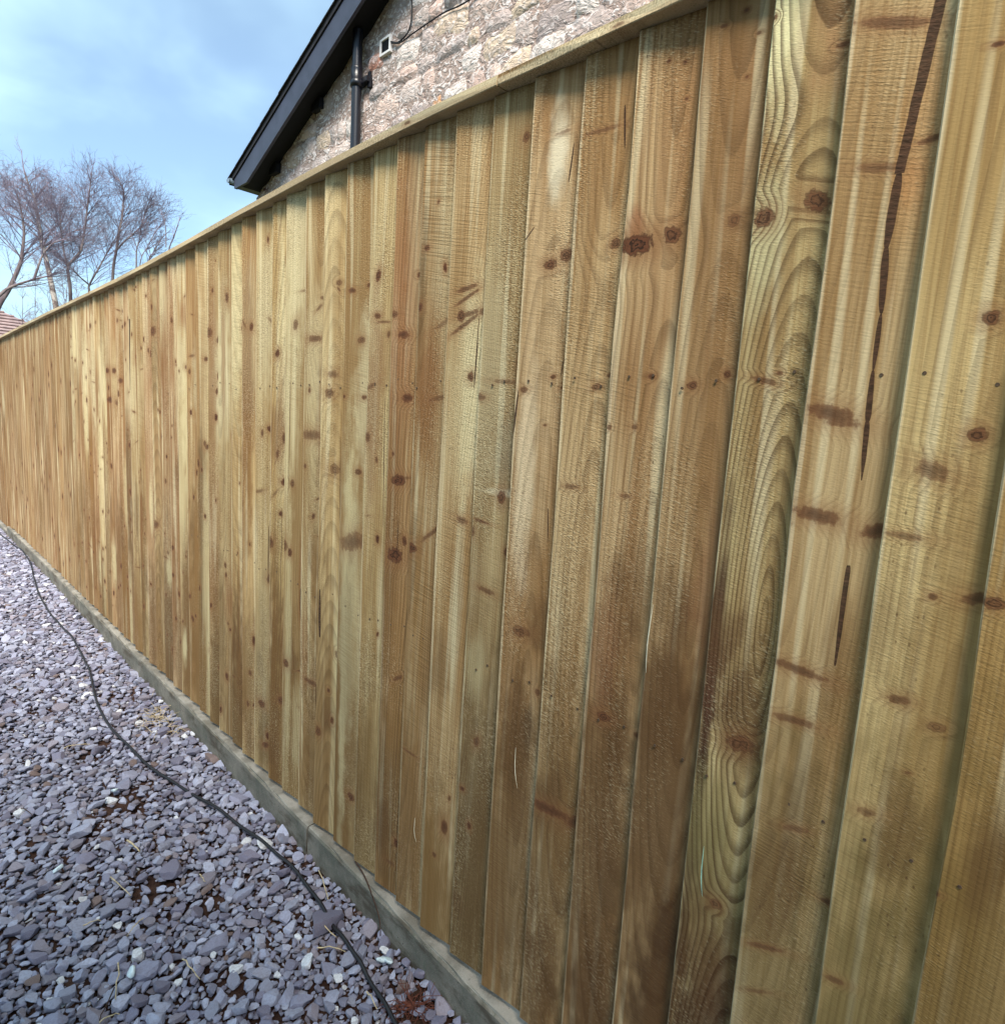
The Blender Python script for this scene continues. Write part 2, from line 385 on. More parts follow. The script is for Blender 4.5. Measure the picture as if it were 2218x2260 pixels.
STALKS = [[[-0.426, 1.974, 0.035], [-0.416, 1.903, 0.035]], [[-0.45, 1.43, 0.035], [-0.439, 1.344, 0.035]], [[-0.562, 1.515, 0.035], [-0.591, 1.416, 0.035]], [[-0.481, 1.622, 0.035], [-0.526, 1.586, 0.035]], [[-0.503, 1.84, 0.035], [-0.484, 1.725, 0.035]], [[-0.631, 1.377, 0.035], [-0.594, 1.372, 0.035]], [[-0.586, 1.447, 0.035], [-0.632, 1.378, 0.035]], [[-0.633, 2.355, 0.035], [-0.611, 2.287, 0.035]], [[-0.596, 1.692, 0.035], [-0.56, 1.683, 0.035]], [[-0.319, 1.688, 0.035], [-0.317, 1.652, 0.035]], [[-0.195, 1.247, 0.035], [-0.149, 1.195, 0.035]], [[-0.158, 1.323, 0.035], [-0.143, 1.248, 0.035]], [[-0.058, 1.491, 0.035], [-0.095, 1.375, 0.035]], [[-0.171, 1.065, 0.035], [-0.178, 1.013, 0.035]], [[-0.415, 2.052, 0.035], [-0.403, 2.07, 0.035]], [[-0.457, 2.699, 0.035], [-0.378, 2.676, 0.035]]]
CHIPS = [[-0.094, 1.119, 0.03], [-0.083, 1.105, 0.03], [-0.388, 2.289, 0.03], [-0.603, 1.971, 0.03], [-0.547, 1.47, 0.03]]
BARE = [[-0.364, 2.237, 0.0], [-0.419, 1.757, 0.0], [-0.632, 2.157, 0.0], [-0.737, 1.781, 0.0], [-0.318, 1.591, 0.0], [-0.379, 1.304, 0.0], [-0.137, 3.168, 0.0], [-0.426, 3.239, 0.0], [-0.38, 2.229, 0.0], [-0.36, 2.674, 0.0], [-0.084, 0.97, 0.0]]
BIRCH = [[2.652, 20.0, 2.817], [2.596, 20.0, 3.705], [2.511, 20.0, 4.288], [2.438, 20.0, 4.804], [2.361, 20.0, 5.178], [2.313, 20.0, 5.611], [2.275, 20.0, 5.97], [2.225, 20.0, 6.321], [2.135, 20.0, 6.555], [2.06, 20.0, 6.848]]
LEFT_TREE = [[0.92, 17.0, 2.804], [1.101, 17.0, 3.297], [1.267, 17.0, 3.628], [1.475, 17.0, 4.184], [1.508, 17.0, 4.379], [1.544, 17.0, 4.65], [1.559, 17.0, 4.902], [1.526, 17.0, 5.263], [1.465, 17.0, 5.563]]
LEFT_BOUGH = [[0.561, 16.0, 2.849], [0.99, 16.0, 3.348], [1.141, 16.0, 3.511], [1.442, 16.0, 3.695], [1.72, 16.0, 3.835], [1.871, 16.0, 3.906]]
LEFT_RISER = [[1.544, 16.0, 3.751], [1.624, 16.0, 4.02], [1.714, 16.0, 4.279], [1.866, 16.0, 4.507], [1.984, 16.0, 4.608]]
SPLIT_TREE = [[2.527, 18.0, 2.909], [2.529, 18.0, 3.657], [2.529, 18.0, 4.064], [2.505, 18.0, 4.462], [2.722, 18.0, 4.802], [2.788, 18.0, 4.971], [2.862, 18.0, 5.406], [2.909, 18.0, 5.764], [2.956, 18.0, 6.121], [3.001, 18.0, 6.409], [3.033, 18.0, 6.692]]
SPLIT_ARM = [[2.505, 18.0, 4.462], [2.452, 18.0, 4.672], [2.405, 18.0, 5.086], [2.392, 18.0, 5.422], [2.389, 18.0, 5.691]]
TALL_TREE = [[3.598, 19.0, 3.578], [3.664, 19.0, 4.773], [3.736, 19.0, 5.203], [3.825, 19.0, 5.774], [3.896, 19.0, 6.134], [3.929, 19.0, 6.484], [3.947, 19.0, 6.733], [3.829, 19.0, 7.062]]
TALL_ARM = [[3.738, 19.0, 5.258], [3.921, 19.0, 5.522], [4.091, 19.0, 5.716], [4.332, 19.0, 6.027], [4.417, 19.0, 6.343], [4.5, 19.0, 6.561]]
FORK_TREE = [[3.497, 21.0, 2.979], [3.543, 21.0, 4.355], [3.557, 21.0, 4.607], [3.8, 21.0, 5.122], [3.99, 21.0, 5.53], [4.119, 21.0, 5.805], [4.259, 21.0, 6.083]]
FORK_ARM = [[3.557, 21.0, 4.607], [3.351, 21.0, 4.764], [3.143, 21.0, 4.965], [2.973, 21.0, 5.158]]
THIN_TREE = [[3.877, 18.0, 3.543], [3.924, 18.0, 4.698], [3.946, 18.0, 5.17], [3.999, 18.0, 5.382], [4.028, 18.0, 5.588], [4.083, 18.0, 5.867]]
EDGE_SHRUB = [[3.985, 16.0, 3.804], [4.046, 16.0, 4.807], [4.181, 16.0, 5.23], [4.268, 16.0, 5.52], [4.305, 16.0, 5.627]]
EDGE_ARM = [[4.006, 16.0, 4.944], [4.006, 16.0, 5.308], [3.975, 16.0, 5.6], [4.018, 16.0, 5.755]]
LEAN_SHRUB = [[3.807, 17.0, 3.557], [3.921, 17.0, 4.721], [4.022, 17.0, 4.974], [4.211, 17.0, 5.338], [4.274, 17.0, 5.482]]
MID_SHRUB = [[3.689, 17.0, 3.433], [3.741, 17.0, 4.657], [3.916, 17.0, 5.102], [4.091, 17.0, 5.474], [4.191, 17.0, 5.652]]
ROOF = [[2.538, 34.0, 5.681], [3.104, 34.0, 5.278], [3.515, 34.0, 5.055], [4.036, 34.0, 5.03], [4.804, 34.0, 5.158], [3.046, 34.0, 3.853], [2.157, 34.0, 3.457], [4.226, 34.0, 4.645]]
SLIVERS = [[0.3782, 0.6687, 0.0833, 0.081, 1], [0.7825, 0.6602, 0.0829, 0.145, 0], [1.0979, 0.3548, 0.0611, 0.153, 0], [0.5096, 1.0101, 0.1162, -0.008, 0]]
CABLES = [[[5.765, 5.111], [5.651, 5.063], [5.531, 5.072], [5.452, 5.121], [5.428, 5.227], [5.437, 5.357], [5.462, 5.469]], [[5.752, 5.092], [5.602, 5.045], [5.39, 5.053], [5.144, 5.056], [4.932, 5.055], [4.729, 5.029], [4.574, 5.021], [4.353, 5.005]]]


# ------------------------------------------------------------------ materials



def group_tree(name, ins, outs):
    """node group with typed sockets; returns the tree and its inputs as V"""
    g = bpy.data.node_groups.new(name, 'ShaderNodeTree')
    kinds = {'f': 'NodeSocketFloat', 'v': 'NodeSocketVector', 'c': 'NodeSocketColor'}
    for n_, k in ins:
        g.interface.new_socket(n_, in_out='INPUT', socket_type=kinds[k])
    for n_, k in outs:
        g.interface.new_socket(n_, in_out='OUTPUT', socket_type=kinds[k])
    gi = g.nodes.new('NodeGroupInput')
    go = g.nodes.new('NodeGroupOutput')
    return g, {n_: V(g, gi.outputs[n_]) for n_, _ in ins}, go


def use(nt, g, **kw):
    n = nt.nodes.new('ShaderNodeGroup')
    n.node_tree = g
    for k, v in kw.items():
        put(nt, n.inputs[k], v)
    return {o.name: V(nt, o) for o in n.outputs}


def knot_group():
    g, I, go = group_tree('knot', [('uv', 'v'), ('wobble', 'f'), ('across', 'v'), ('across0', 'f'), ('along', 'v'), ('along0', 'f'), ('rough', 'f'), ('rings', 'f'), ('ringed', 'f'), ('strength', 'f'), ('prev', 'v')], [('out', 'v')])
    a = vmath(g, 'DOT_PRODUCT', I['uv'], I['across']) - I['across0']
    b = vmath(g, 'DOT_PRODUCT', I['uv'], I['along']) - I['along0']
    dd = (a * a + b * b).sqrt()
    dn = dd + I['wobble'] * I['rough']
    mk = dn.step(0.70, 1.12, 1.0, 0.0)
    rk = (dn * I['rings']).frac().step(0.35, 0.85) * I['ringed'] + (1.0 - I['ringed']) * dn.step(0.15, 0.9, 0.55, 0.0)
    kv = vmath(g, 'SCALE', vec(g, mk, dd.step(0.8, 3.0, 1.0, 0.0), rk * mk), scale=I['strength'])
    put(g, go.inputs['out'], vmath(g, 'MAXIMUM', I['prev'], kv))
    return g


def stain_group():
    g, I, go = group_tree('stain', [('u', 'f'), ('v', 'f'), ('ragged', 'f'), ('cu', 'f'), ('cv', 'f'), ('iu', 'f'), ('iv', 'f'), ('strength', 'f'), ('colour', 'c'), ('prev', 'c')], [('out', 'c')])
    du, dv = (I['u'] - I['cu']) * I['iu'], (I['v'] - I['cv']) * I['iv']
    d = (du * du + dv * dv).sqrt() + I['ragged'] * 1.2
    put(g, go.inputs['out'], mix(g, d.step(0.35, 1.3, 1.0, 0.0) * I['strength'], I['prev'], I['colour']))
    return g


def streak_group():
    g, I, go = group_tree('streak', [('u', 'f'), ('v', 'f'), ('ragged', 'f'), ('u0', 'f'), ('v0', 'f'), ('w0', 'f'), ('u1', 'f'), ('v1', 'f'), ('w1', 'f'), ('taper', 'f'), ('prev', 'f')], [('out', 'f')])
    t = (I['v'] - I['v1']) / (I['v0'] - I['v1'])
    cu = t * (I['u0'] - I['u1']) + I['u1']
    hw = t * (I['w0'] - I['w1']) + I['w1']
    hw = hw * ((t * (1.0 - t) * 4.0).max(0.0).sqrt() * I['taper'] + (1.0 - I['taper']))
    inside = t.step(-0.012, 0.0) * t.step(1.0, 1.012, 1.0, 0.0)
    du = (I['u'] - cu).abs() + I['ragged'] * (1.0 - I['taper'] * 0.65)
    s_ = (du / hw.max(0.0002)).step(0.85, 1.08, 1.0, 0.0) * inside
    put(g, go.inputs['out'], I['prev'].max(s_))
    return g


def pre_group():
    """board coordinates and the noises that the marks share"""
    g, I, go = group_tree('board_base', [('u', 'f'), ('v', 'f'), ('seed', 'f')], [('warp', 'f'), ('fine', 'f'), ('wobble', 'f'), ('ragged', 'f'), ('split', 'f')])
    u, v, seed = I['u'], I['v'], I['seed']
    warp = noise(g, vec(g, u * 9.0, v * 1.6, seed), 1.0, 1.0, 0.5) - 0.5
    fine = noise(g, vec(g, u * 90.0, v * 7.0, seed), 1.0, 1.0, 0.6) - 0.5
    put(g, go.inputs['warp'], warp)
    put(g, go.inputs['fine'], fine)
    put(g, go.inputs['wobble'], noise(g, vec(g, u * 130.0, v * 90.0, seed), 1.0, 2.0, 0.6) - 0.5)
    put(g, go.inputs['ragged'], noise(g, vec(g, u * 40.0, v * 14.0, seed + 12.0), 1.0, 2.0, 0.6) - 0.5)
    put(g, go.inputs['split'], (noise(g, vec(g, u * 30.0, v * 26.0, seed + 40.0), 1.0, 2.0) - 0.5) * 0.003)
    return g


def tone_group():
    """colour of the clean board: slow drift between two tones, veins, pale bands, arris with painted highlight"""
    g, I, go = group_tree('board_tone', [('u', 'f'), ('v', 'f'), ('seed', 'f'), ('fine', 'f'), ('tint_a', 'c'), ('tint_b', 'c'), ('patch', 'f')], [('colour', 'c'), ('vein', 'f')])
    u, v, seed = I['u'], I['v'], I['seed']
    band = noise(g, vec(g, u * 26.0, v * 1.1, seed + 3.0), 1.0, 2.0, 0.55)
    patch = noise(g, vec(g, u * 7.0, v * 2.2, seed + 9.0), 1.0, 2.0, 0.55)
    tone = (band * 0.5 + patch * 0.5 - 0.5) * I['patch'] + 0.5
    col = mix(g, tone.step(0.3, 0.7), I['tint_a'], I['tint_b'])
    vein = noise(g, vec(g, u * 190.0, v * 3.0, seed), 1.0, 2.0, 0.6)
    col = mix(g, vein.step(0.35, 0.72, 0.0, 0.45), col, lin(126, 92, 52))
    pale = noise(g, vec(g, u * 60.0, v * 2.0, seed + 20.0), 1.0, 0.0, 0.5)
    col = mix(g, pale.step(0.58, 0.8, 0.0, 0.4), col, lin(240, 226, 184))
    col = mix(g, (u + I['fine'] * 0.004).step(0.002, 0.005, 0.4, 0.0), col, lin(238, 222, 184))  # arris painted paler where its fuzzy fibres catch the light
    put(g, go.inputs['colour'], col)
    put(g, go.inputs['vein'], vein)
    return g


def surface_group():
    """growth rings from the ring field R, sawn and torn surface, knots and splits on top"""
    ins = [('u', 'f'), ('v', 'f'), ('w', 'f'), ('seed', 'f'), ('warp', 'f'), ('R', 'f'), ('vein', 'f'), ('colour', 'c'), ('spacing', 'f'), ('contrast', 'f'), ('saw', 'f'), ('fuzz', 'f'), ('knot', 'v'), ('streak', 'f')]
    g, I, go = group_tree('board_surface', ins, [('colour', 'c'), ('height', 'f')])
    u, v, w, seed, col = I['u'], I['v'], I['w'], I['seed'], I['colour']
    kmask, khalo, kring = split(g, I['knot'])
    ph = I['R'] / I['spacing']
    fr = ph.frac()
    late = fr.step(0.35, 0.88) * fr.step(0.92, 1.0, 1.0, 0.0)
    rv_ = noise(g, vec(g, ph._m('FLOOR') * 3.7, v * 0.7, seed), 1.0, 0.0)
    ring = late * rv_.step(0.25, 0.75, 0.45, 1.0) * I['contrast']
    col = mix(g, ring * 0.85, col, mix(g, 0.55, col, lin(64, 40, 20), 'MIX'))
    col = mix(g, ring * 0.35, col, lin(70, 46, 26))
    tilt = v + u * 0.22 + I['warp'] * 0.004
    saw = noise(g, vec(g, u * 16.0, tilt * 330.0, seed), 1.0, 0.0, 0.5)
    sawz = noise(g, vec(g, u * 5.0, v * 2.6, seed + 5.0), 1.0, 1.0).step(0.4, 0.62)
    fuzz = noise(g, vec(g, u * 170.0 + v * 60.0, v * 430.0 + u * 90.0, seed + w * 300.0), 1.0, 1.0, 0.65)
    fuzzz = noise(g, vec(g, u * 9.0, v * 3.0, seed + 8.0), 1.0, 1.0).step(0.40, 0.66)
    sawa = saw.step(0.35, 0.75) * sawz * I['saw']
    fz = (fuzz - 0.5) * (fuzzz * 0.65 + 0.35) * I['fuzz']
    col = mix(g, sawa * 0.45, col, lin(118, 90, 54))
    col = mix(g, fz.step(0.02, 0.22, 0.0, 0.5), col, mix(g, 0.5, col, lin(244, 226, 184)))
    col = mix(g, (fz * -1.0).step(0.02, 0.2, 0.0, 0.6), col, mix(g, 0.6, col, lin(70, 46, 26)))
    put(g, go.inputs['height'], sawa * -0.8 + fz * 2.4 + I['vein'] * 0.35)
    speck = voronoi(g, vec(g, u * 75.0, v * 42.0, seed), 1.0)
    col = mix(g, speck.step(0.05, 0.15, 1.0, 0.0) * fuzzz * 0.6, col, lin(74, 50, 32))
    col = mix(g, khalo * 0.42, col, lin(134, 92, 60))
    col = mix(g, kmask * 0.84, col, lin(104, 66, 45))
    col = mix(g, kring * 0.85, col, lin(48, 34, 25))
    fib = noise(g, vec(g, u * 60.0, v * 240.0, seed), 1.0, 2.0, 0.6)
    col = mix(g, I['streak'] * 0.92, col, mix(g, fib.step(0.3, 0.72), lin(44, 30, 24), lin(82, 57, 44)))
    put(g, go.inputs['colour'], col)
    return g


G_KNOT, G_STAIN, G_STREAK, G_PRE, G_TONE, G_SURF = knot_group(), stain_group(), streak_group(), pre_group(), tone_group(), surface_group()


def wood(name, p, along='z', knots=(), streaks=(), stains=()):
    """sawn softwood of one board. p: seed, tint_a, tint_b, grain (centre u, v, squash), optional grain_top / grain_low
    with the heights where they take over, spacing, contrast, saw, fuzz, patch, warp"""
    m, nt = material(name)
    ox, oy, oz = split(nt, coord(nt))
    u, v, w = (oy * -1.0, oz, ox) if along == 'z' else (oz, oy, ox)
    if p.get('shared'):
        seed, ta, tb = attr(nt, 'seed', out='Fac'), attr(nt, 'tint_a', out='Color'), attr(nt, 'tint_b', out='Color')
    else:
        seed, ta, tb = p['seed'], p['tint_a'], p['tint_b']
    pre = use(nt, G_PRE, u=u, v=v, seed=seed)

    def field(g):
        du, dv = u - g[0], (v - g[1]) * g[2]
        return (du * du + dv * dv).sqrt()
    if p.get('shared'):
        R = (u * (noise(nt, vec(nt, seed, 0.3, 0.0), 3.1, 0.0) + 0.6) + v * 0.01).abs()
    else:
        R = field(p['grain'])
    if p.get('grain_top'):
        g, h = p['grain_top']
        R = R + (field(g) - R) * v.step(h - 0.07, h + 0.07)
    if p.get('grain_low'):
        g, h = p['grain_low']
        R = R + (field(g) - R) * v.step(h - 0.07, h + 0.07, 1.0, 0.0)
    R = R + pre['warp'] * p['warp'] + pre['fine'] * 0.0009
    kall = (0.0, 0.0, 0.0)
    if p.get('shared'):                       # small knots of the farthest boards
        d = voronoi(nt, vec(nt, u * 17.0, v * 6.0, seed * 3.0), 1.0) + pre['wobble'] * 0.1
        kall = vec(nt, d.step(0.08, 0.19, 1.0, 0.0), d.step(0.12, 0.42, 1.0, 0.0), d.step(0.04, 0.15, 0.8, 0.0))
    elif knots:
        uv = vec(nt, u, v, 0.0)
        for (ku, kv, ru, rv, ang, s) in knots:
            if ru > 2.2 * rv and ru > 0.009:
                rv, s = rv * 1.45, s * 0.86
            ca, sa = math.cos(ang), math.sin(ang)
            ringed = 1.0 if (min(ru, rv) > 0.0055 and max(ru, rv) < 1.7 * min(ru, rv)) else 0.0
            kall = use(nt, G_KNOT, uv=uv, wobble=pre['wobble'], across=(ca / ru, sa / ru, 0.0), across0=(ca * ku + sa * kv) / ru, along=(-sa / rv, ca / rv, 0.0),
                       along0=(-sa * ku + ca * kv) / rv, rough=1.0 if ru < 0.012 else 1.15, rings=2.0, ringed=ringed * 0.7, strength=s, prev=kall)['out']
    if isinstance(kall, V):
        R = R + split(nt, kall)[1] * 0.010
    tone = use(nt, G_TONE, u=u, v=v, seed=seed, fine=pre['fine'], tint_a=ta, tint_b=tb, patch=p['patch'])
    col = tone['colour']
    for (su, sv, ru, rv, s, r_, g_, b_) in stains:
        col = use(nt, G_STAIN, u=u, v=v, ragged=pre['ragged'], cu=su, cv=sv, iu=1.0 / ru, iv=1.0 / rv, strength=s, colour=(r_, g_, b_), prev=col)['out']
    sm = 0.0
    if streaks:
        uw = u + pre['warp'] * 0.014 + pre['fine'] * 0.0025
        for (u0, v0, w0, u1, v1, w1) in streaks:
            sm = use(nt, G_STREAK, u=uw, v=v, ragged=pre['split'], u0=u0, v0=v0, w0=w0, u1=u1, v1=v1, w1=w1, taper=0.9 if max(w0, w1) < 0.0035 else (0.6 if max(w0, w1) < 0.0055 else 0.0), prev=sm)['out']
    o = use(nt, G_SURF, u=u, v=v, w=w, seed=seed, warp=pre['warp'], R=R, vein=tone['vein'], colour=col, spacing=p['spacing'], contrast=p['contrast'], saw=p['saw'], fuzz=p['fuzz'], knot=kall, streak=sm)
    finish(nt, o['colour'], 0.84, bump(nt, o['height'], 0.0011, 0.62), 0.22)
    return m


MAT_BOARD_FAR = wood('sawn_board_distant', {'shared': True, 'spacing': 0.006, 'contrast': 0.45, 'saw': 0.2, 'fuzz': 0.8, 'patch': 2.0, 'warp': 0.012})


def concrete_mat(name='damp_concrete', k=1.0):
    m, nt = material(name)
    p = coord(nt)
    x, y, z = split(nt, p)
    a = noise(nt, p, 9.0, 5.0, 0.6)
    b = noise(nt, p, 60.0, 4.0, 0.6)
    c = noise(nt, p, 420.0, 2.0, 0.5)
    col = mix(nt, a.step(0.3, 0.7), lin(100, 97, 88), lin(132, 125, 114))
    col = mix(nt, b.step(0.5, 0.72, 0, 0.5), col, lin(86, 93, 80))
    col = mix(nt, c.step(0.55, 0.75, 0, 0.4), col, lin(172, 168, 158))
    drip = noise(nt, vec(nt, 0.0, y * 14.0, z * 5.0), 1.0, 4.0, 0.6)
    col = mix(nt, drip.step(0.5, 0.7, 0, 0.45), col, lin(88, 90, 80))
    soil = noise(nt, vec(nt, 3.0, y * 5.0, z * 16.0), 1.0, 5.0, 0.65)
    col = mix(nt, soil.step(0.48, 0.64, 0, 0.75), col, lin(72, 62, 50))
    pit = voronoi(nt, p, 55.0).step(0.08, 0.16, 1.0, 0.0) * a.step(0.5, 0.6)
    col = mix(nt, pit * 0.7, col, lin(60, 58, 52))
    if k > 1.0:                                 # pale dust and grit on the top edge, with sky light painted in
        col = mix(nt, c.step(0.3, 0.7, 0.55, 0.85), col, mix(nt, a.step(0.42, 0.6), lin(122, 116, 106), lin(160, 154, 144)))
    finish(nt, col, 0.85, bump(nt, b * 0.6 + c * 0.5 - pit * 1.5, 0.003, 0.7), 0.25)
    return m


MAT_CONC = concrete_mat()
MAT_DUST_SKYLIT = concrete_mat('dusty_skylit_concrete', 2.0)


def slate_mat():
    m, nt = material('plum_slate')
    p = coord(nt)
    base = attr(nt, 'tone', 'GEOMETRY', 'Color')
    a = noise(nt, p, 160.0, 4.0, 0.6)
    b = noise(nt, p, 700.0, 3.0, 0.6)
    col = mix(nt, a.step(0.35, 0.7, 0, 0.35), base, lin(112, 100, 108))
    col = mix(nt, b.step(0.52, 0.75, 0, 0.35), col, lin(196, 194, 204))
    finish(nt, col, 0.62, bump(nt, a + b * 0.5, 0.0022, 0.8), 0.4)
    return m


MAT_SLATE = slate_mat()


def soil_mat():
    m, nt = material('damp_soil')
    p = coord(nt)
    a, b = noise(nt, p, 12.0, 5.0, 0.6), noise(nt, p, 180.0, 4.0, 0.65)
    col = mix(nt, a.step(0.35, 0.65), lin(60, 41, 34), lin(82, 61, 52))
    col = mix(nt, b.step(0.45, 0.7), col, lin(48, 32, 26))
    finish(nt, col, 0.9, bump(nt, b, 0.006, 1.0), 0.2)
    return m


MAT_SOIL = soil_mat()


def grass_mat():
    m, nt = material('rough_grass')
    p = coord(nt)
    a, b = noise(nt, p, 0.6, 5.0, 0.6), noise(nt, p, 30.0, 4.0, 0.65)
    col = mix(nt, a.step(0.35, 0.65), lin(78, 86, 46), lin(98, 92, 60))
    col = mix(nt, b.step(0.45, 0.7), col, lin(52, 60, 32))
    finish(nt, col, 0.9, bump(nt, b, 0.02, 1.0), 0.2)
    return m


def plain(name, c, rough=0.6, var=0.12, scale=20.0, spec=0.3, metal=0.0, bdist=0.001):
    m, nt = material(name)
    p = coord(nt)
    a = noise(nt, p, scale, 4.0, 0.6)
    b = noise(nt, p, scale * 9.0, 3.0, 0.6)
    col = mix(nt, a.step(0.3, 0.7), tuple(x * (1 - var) for x in c), tuple(min(1, x * (1 + var)) for x in c))
    finish(nt, col, rough, bump(nt, b, bdist, 0.4), spec, metal)
    return m


MAT_BARGE = plain('dark_slate_paint', lin(58, 60, 74), 0.45, 0.18, 6.0, 0.45)
MAT_SOFFIT = plain('black_soffit_paint', lin(24, 24, 28), 0.6, 0.2)
MAT_BLACKPIPE = plain('black_plastic_pipe', lin(26, 27, 34), 0.35, 0.2, 12.0, 0.5)
MAT_GUTTER = plain('pale_gutter_plastic', lin(120, 135, 150), 0.5)
MAT_TILE = plain('dark_roof_tile', lin(46, 44, 48), 0.7, 0.25, 10.0, bdist=0.004)
MAT_VENT = plain('white_vent_plastic', lin(225, 222, 220), 0.5, 0.05)
MAT_GRILLE = plain('black_grille', lin(18, 18, 20), 0.6)
MAT_CABLE = plain('black_cable_rubber', lin(38, 36, 38), 0.55, 0.25, 60.0, 0.4)
MAT_STRAW = plain('dry_straw', lin(196, 176, 140), 0.8, 0.3, 90.0)
MAT_TWIG = plain('brown_twig', lin(72, 54, 44), 0.85, 0.3, 90.0)
MAT_SLIVER = plain('pale_wood_sliver', lin(232, 226, 200), 0.7, 0.1, 90.0)
MAT_GREENSLIVER = plain('green_wood_sliver', lin(150, 200, 180), 0.7, 0.25, 90.0)
MAT_CHIP = plain('pale_quartz_chip', lin(212, 226, 230), 0.5, 0.12, 120.0)
MAT_ROOT = plain('reddish_root', lin(104, 62, 50), 0.85, 0.3, 90.0)
MAT_FARTILE = plain('red_clay_tile', lin(146, 126, 124), 0.8, 0.25, 3.0, bdist=0.01)
MAT_FARWALL = plain('pale_far_render', lin(206, 200, 194), 0.85, 0.08, 2.0)
MAT_ADDED_WALL = plain('added_wall_render', lin(120, 112, 104), 0.9, 0.12, 3.0, bdist=0.004)


def bark_mat(name, dark, light, birch=False):
    m, nt = material(name)
    p = coord(nt)
    x, y, z = split(nt, p)
    a = noise(nt, vec(nt, x * 6.0, y * 6.0, z * (9.0 if birch else 2.0)), 1.0, 5.0, 0.6)
    col = mix(nt, a.step(0.42, 0.6), dark, light)
    finish(nt, col, 0.85, bump(nt, a, 0.01, 0.6), 0.2)
    return m


MAT_BIRCH = bark_mat('birch_bark', lin(112, 98, 94), lin(186, 176, 168), True)
MAT_BARK = bark_mat('grey_brown_bark', lin(92, 80, 84), lin(128, 116, 114))
MAT_TWIGS = bark_mat('purple_twigs', lin(116, 98, 108), lin(154, 134, 142))
MAT_DARKTWIGS = bark_mat('dark_twigs', lin(92, 84, 98), lin(130, 120, 132))


def rubble_layers(nt, base):
    """lime mortar smeared across stones and joints alike: the same pattern runs over both"""
    n = nt.nodes.new('ShaderNodeNewGeometry')
    p = V(nt, n.outputs['Position'])
    x, y, z = split(nt, p)
    q = vec(nt, x, y, z * 1.7)
    a = noise(nt, q, 2.2, 3.0, 0.55, 0.8)
    b = noise(nt, q, 6.5, 4.0, 0.55, 1.4)
    c = noise(nt, q, 11.0, 3.0, 0.55, 1.6)
    col = mix(nt, a.step(0.48, 0.58, 0.0, 0.8), base, lin(164, 142, 132))
    col = mix(nt, b.step(0.50, 0.57, 0.0, 0.8), col, lin(154, 140, 133))
    col = mix(nt, c.step(0.53, 0.60, 0.0, 0.85), col, lin(216, 206, 202))
    col = mix(nt, (c * 0.55 + b * 0.45).step(0.43, 0.37, 0.0, 0.75), col, lin(92, 78, 76))
    return col, a * 0.5 + b * 0.7 + c * 0.5


def mortar_mat():
    m, nt = material('smeared_lime_mortar')
    col, h = rubble_layers(nt, lin(158, 139, 130))
    finish(nt, col, 0.9, bump(nt, h, 0.035, 1.0), 0.2)
    return m


MAT_MORTAR = mortar_mat()


def stone_mat():
    m, nt = material('rubble_stone')
    base = attr(nt, 'stone_colour', out='Color')
    col, h = rubble_layers(nt, base)
    col = mix(nt, 0.38, col, base)
    finish(nt, col, 0.9, bump(nt, h, 0.03, 1.0), 0.2)
    return m


MAT_STONE = stone_mat()

# ------------------------------------------------------------------ ground
g = link('ground', mesh_from('ground', [(-400, -400, -0.03), (400, -400, -0.03), (400, 400, -0.03), (-400, 400, -0.03)], [(0, 1, 2, 3)]), grass_mat())
tag(g, kind='structure')
nx, ny = 40, 120
xs, ys = np.linspace(-2.5, 0.03, nx), np.linspace(-2.5, 10.5, ny)
X, Y = np.meshgrid(xs, ys, indexing='ij')
Z = 0.004 * np.sin(X * 7 + 1.3) * np.sin(Y * 5) + rng.normal(0, 0.0025, X.shape)
vv = np.stack([X, Y, Z], -1).reshape(-1, 3)
i, j = np.meshgrid(np.arange(nx - 1), np.arange(ny - 1), indexing='ij')
ff = np.stack([i * ny + j, (i + 1) * ny + j, (i + 1) * ny + j + 1, i * ny + j + 1], -1).reshape(-1, 4)
tag(link('soil_path', np_mesh('soil_path', vv, ff, True), MAT_SOIL), kind='structure')

# ------------------------------------------------------------------ gravel: flat angular slate chips
def ico(sub):
    bm = bmesh.new()
    bmesh.ops.create_icosphere(bm, subdivisions=sub, radius=1.0)
    v = np.array([x.co[:] for x in bm.verts])
    bm.verts.ensure_lookup_table()
    f = np.array([[x.index for x in q.verts] for q in bm.faces])
    bm.free()
    return v, f


def chip_protos(sub, count, r):
    v0, f0 = ico(sub)
    out = []
    for _ in range(count):
        v = v0.copy()
        for _k in range(int(r.integers(6, 10))):          # cleave flat facets round the rim
            a = r.uniform(0, 2 * np.pi)
            nrm = np.array([np.cos(a), np.sin(a), r.normal(0, 0.35)])
            nrm /= np.linalg.norm(nrm)
            h = r.uniform(0.4, 0.8)
            d = v @ nrm
            v = v - np.clip(d - h, 0, None)[:, None] * nrm * 0.96
        for s in (1, -1):                                  # split along the bedding: flat top and bottom
            nrm = np.array([r.normal(0, 0.16), r.normal(0, 0.16), s])
            nrm /= np.linalg.norm(nrm)
            d = v @ nrm
            h = r.uniform(0.28, 0.5)
            v = v - np.clip(d - h, 0, None)[:, None] * nrm * 0.93
        v += r.normal(0, 0.018, v.shape)
        v[:, :2] /= np.abs(v[:, :2]).max()
        out.append(v)
    return out, f0


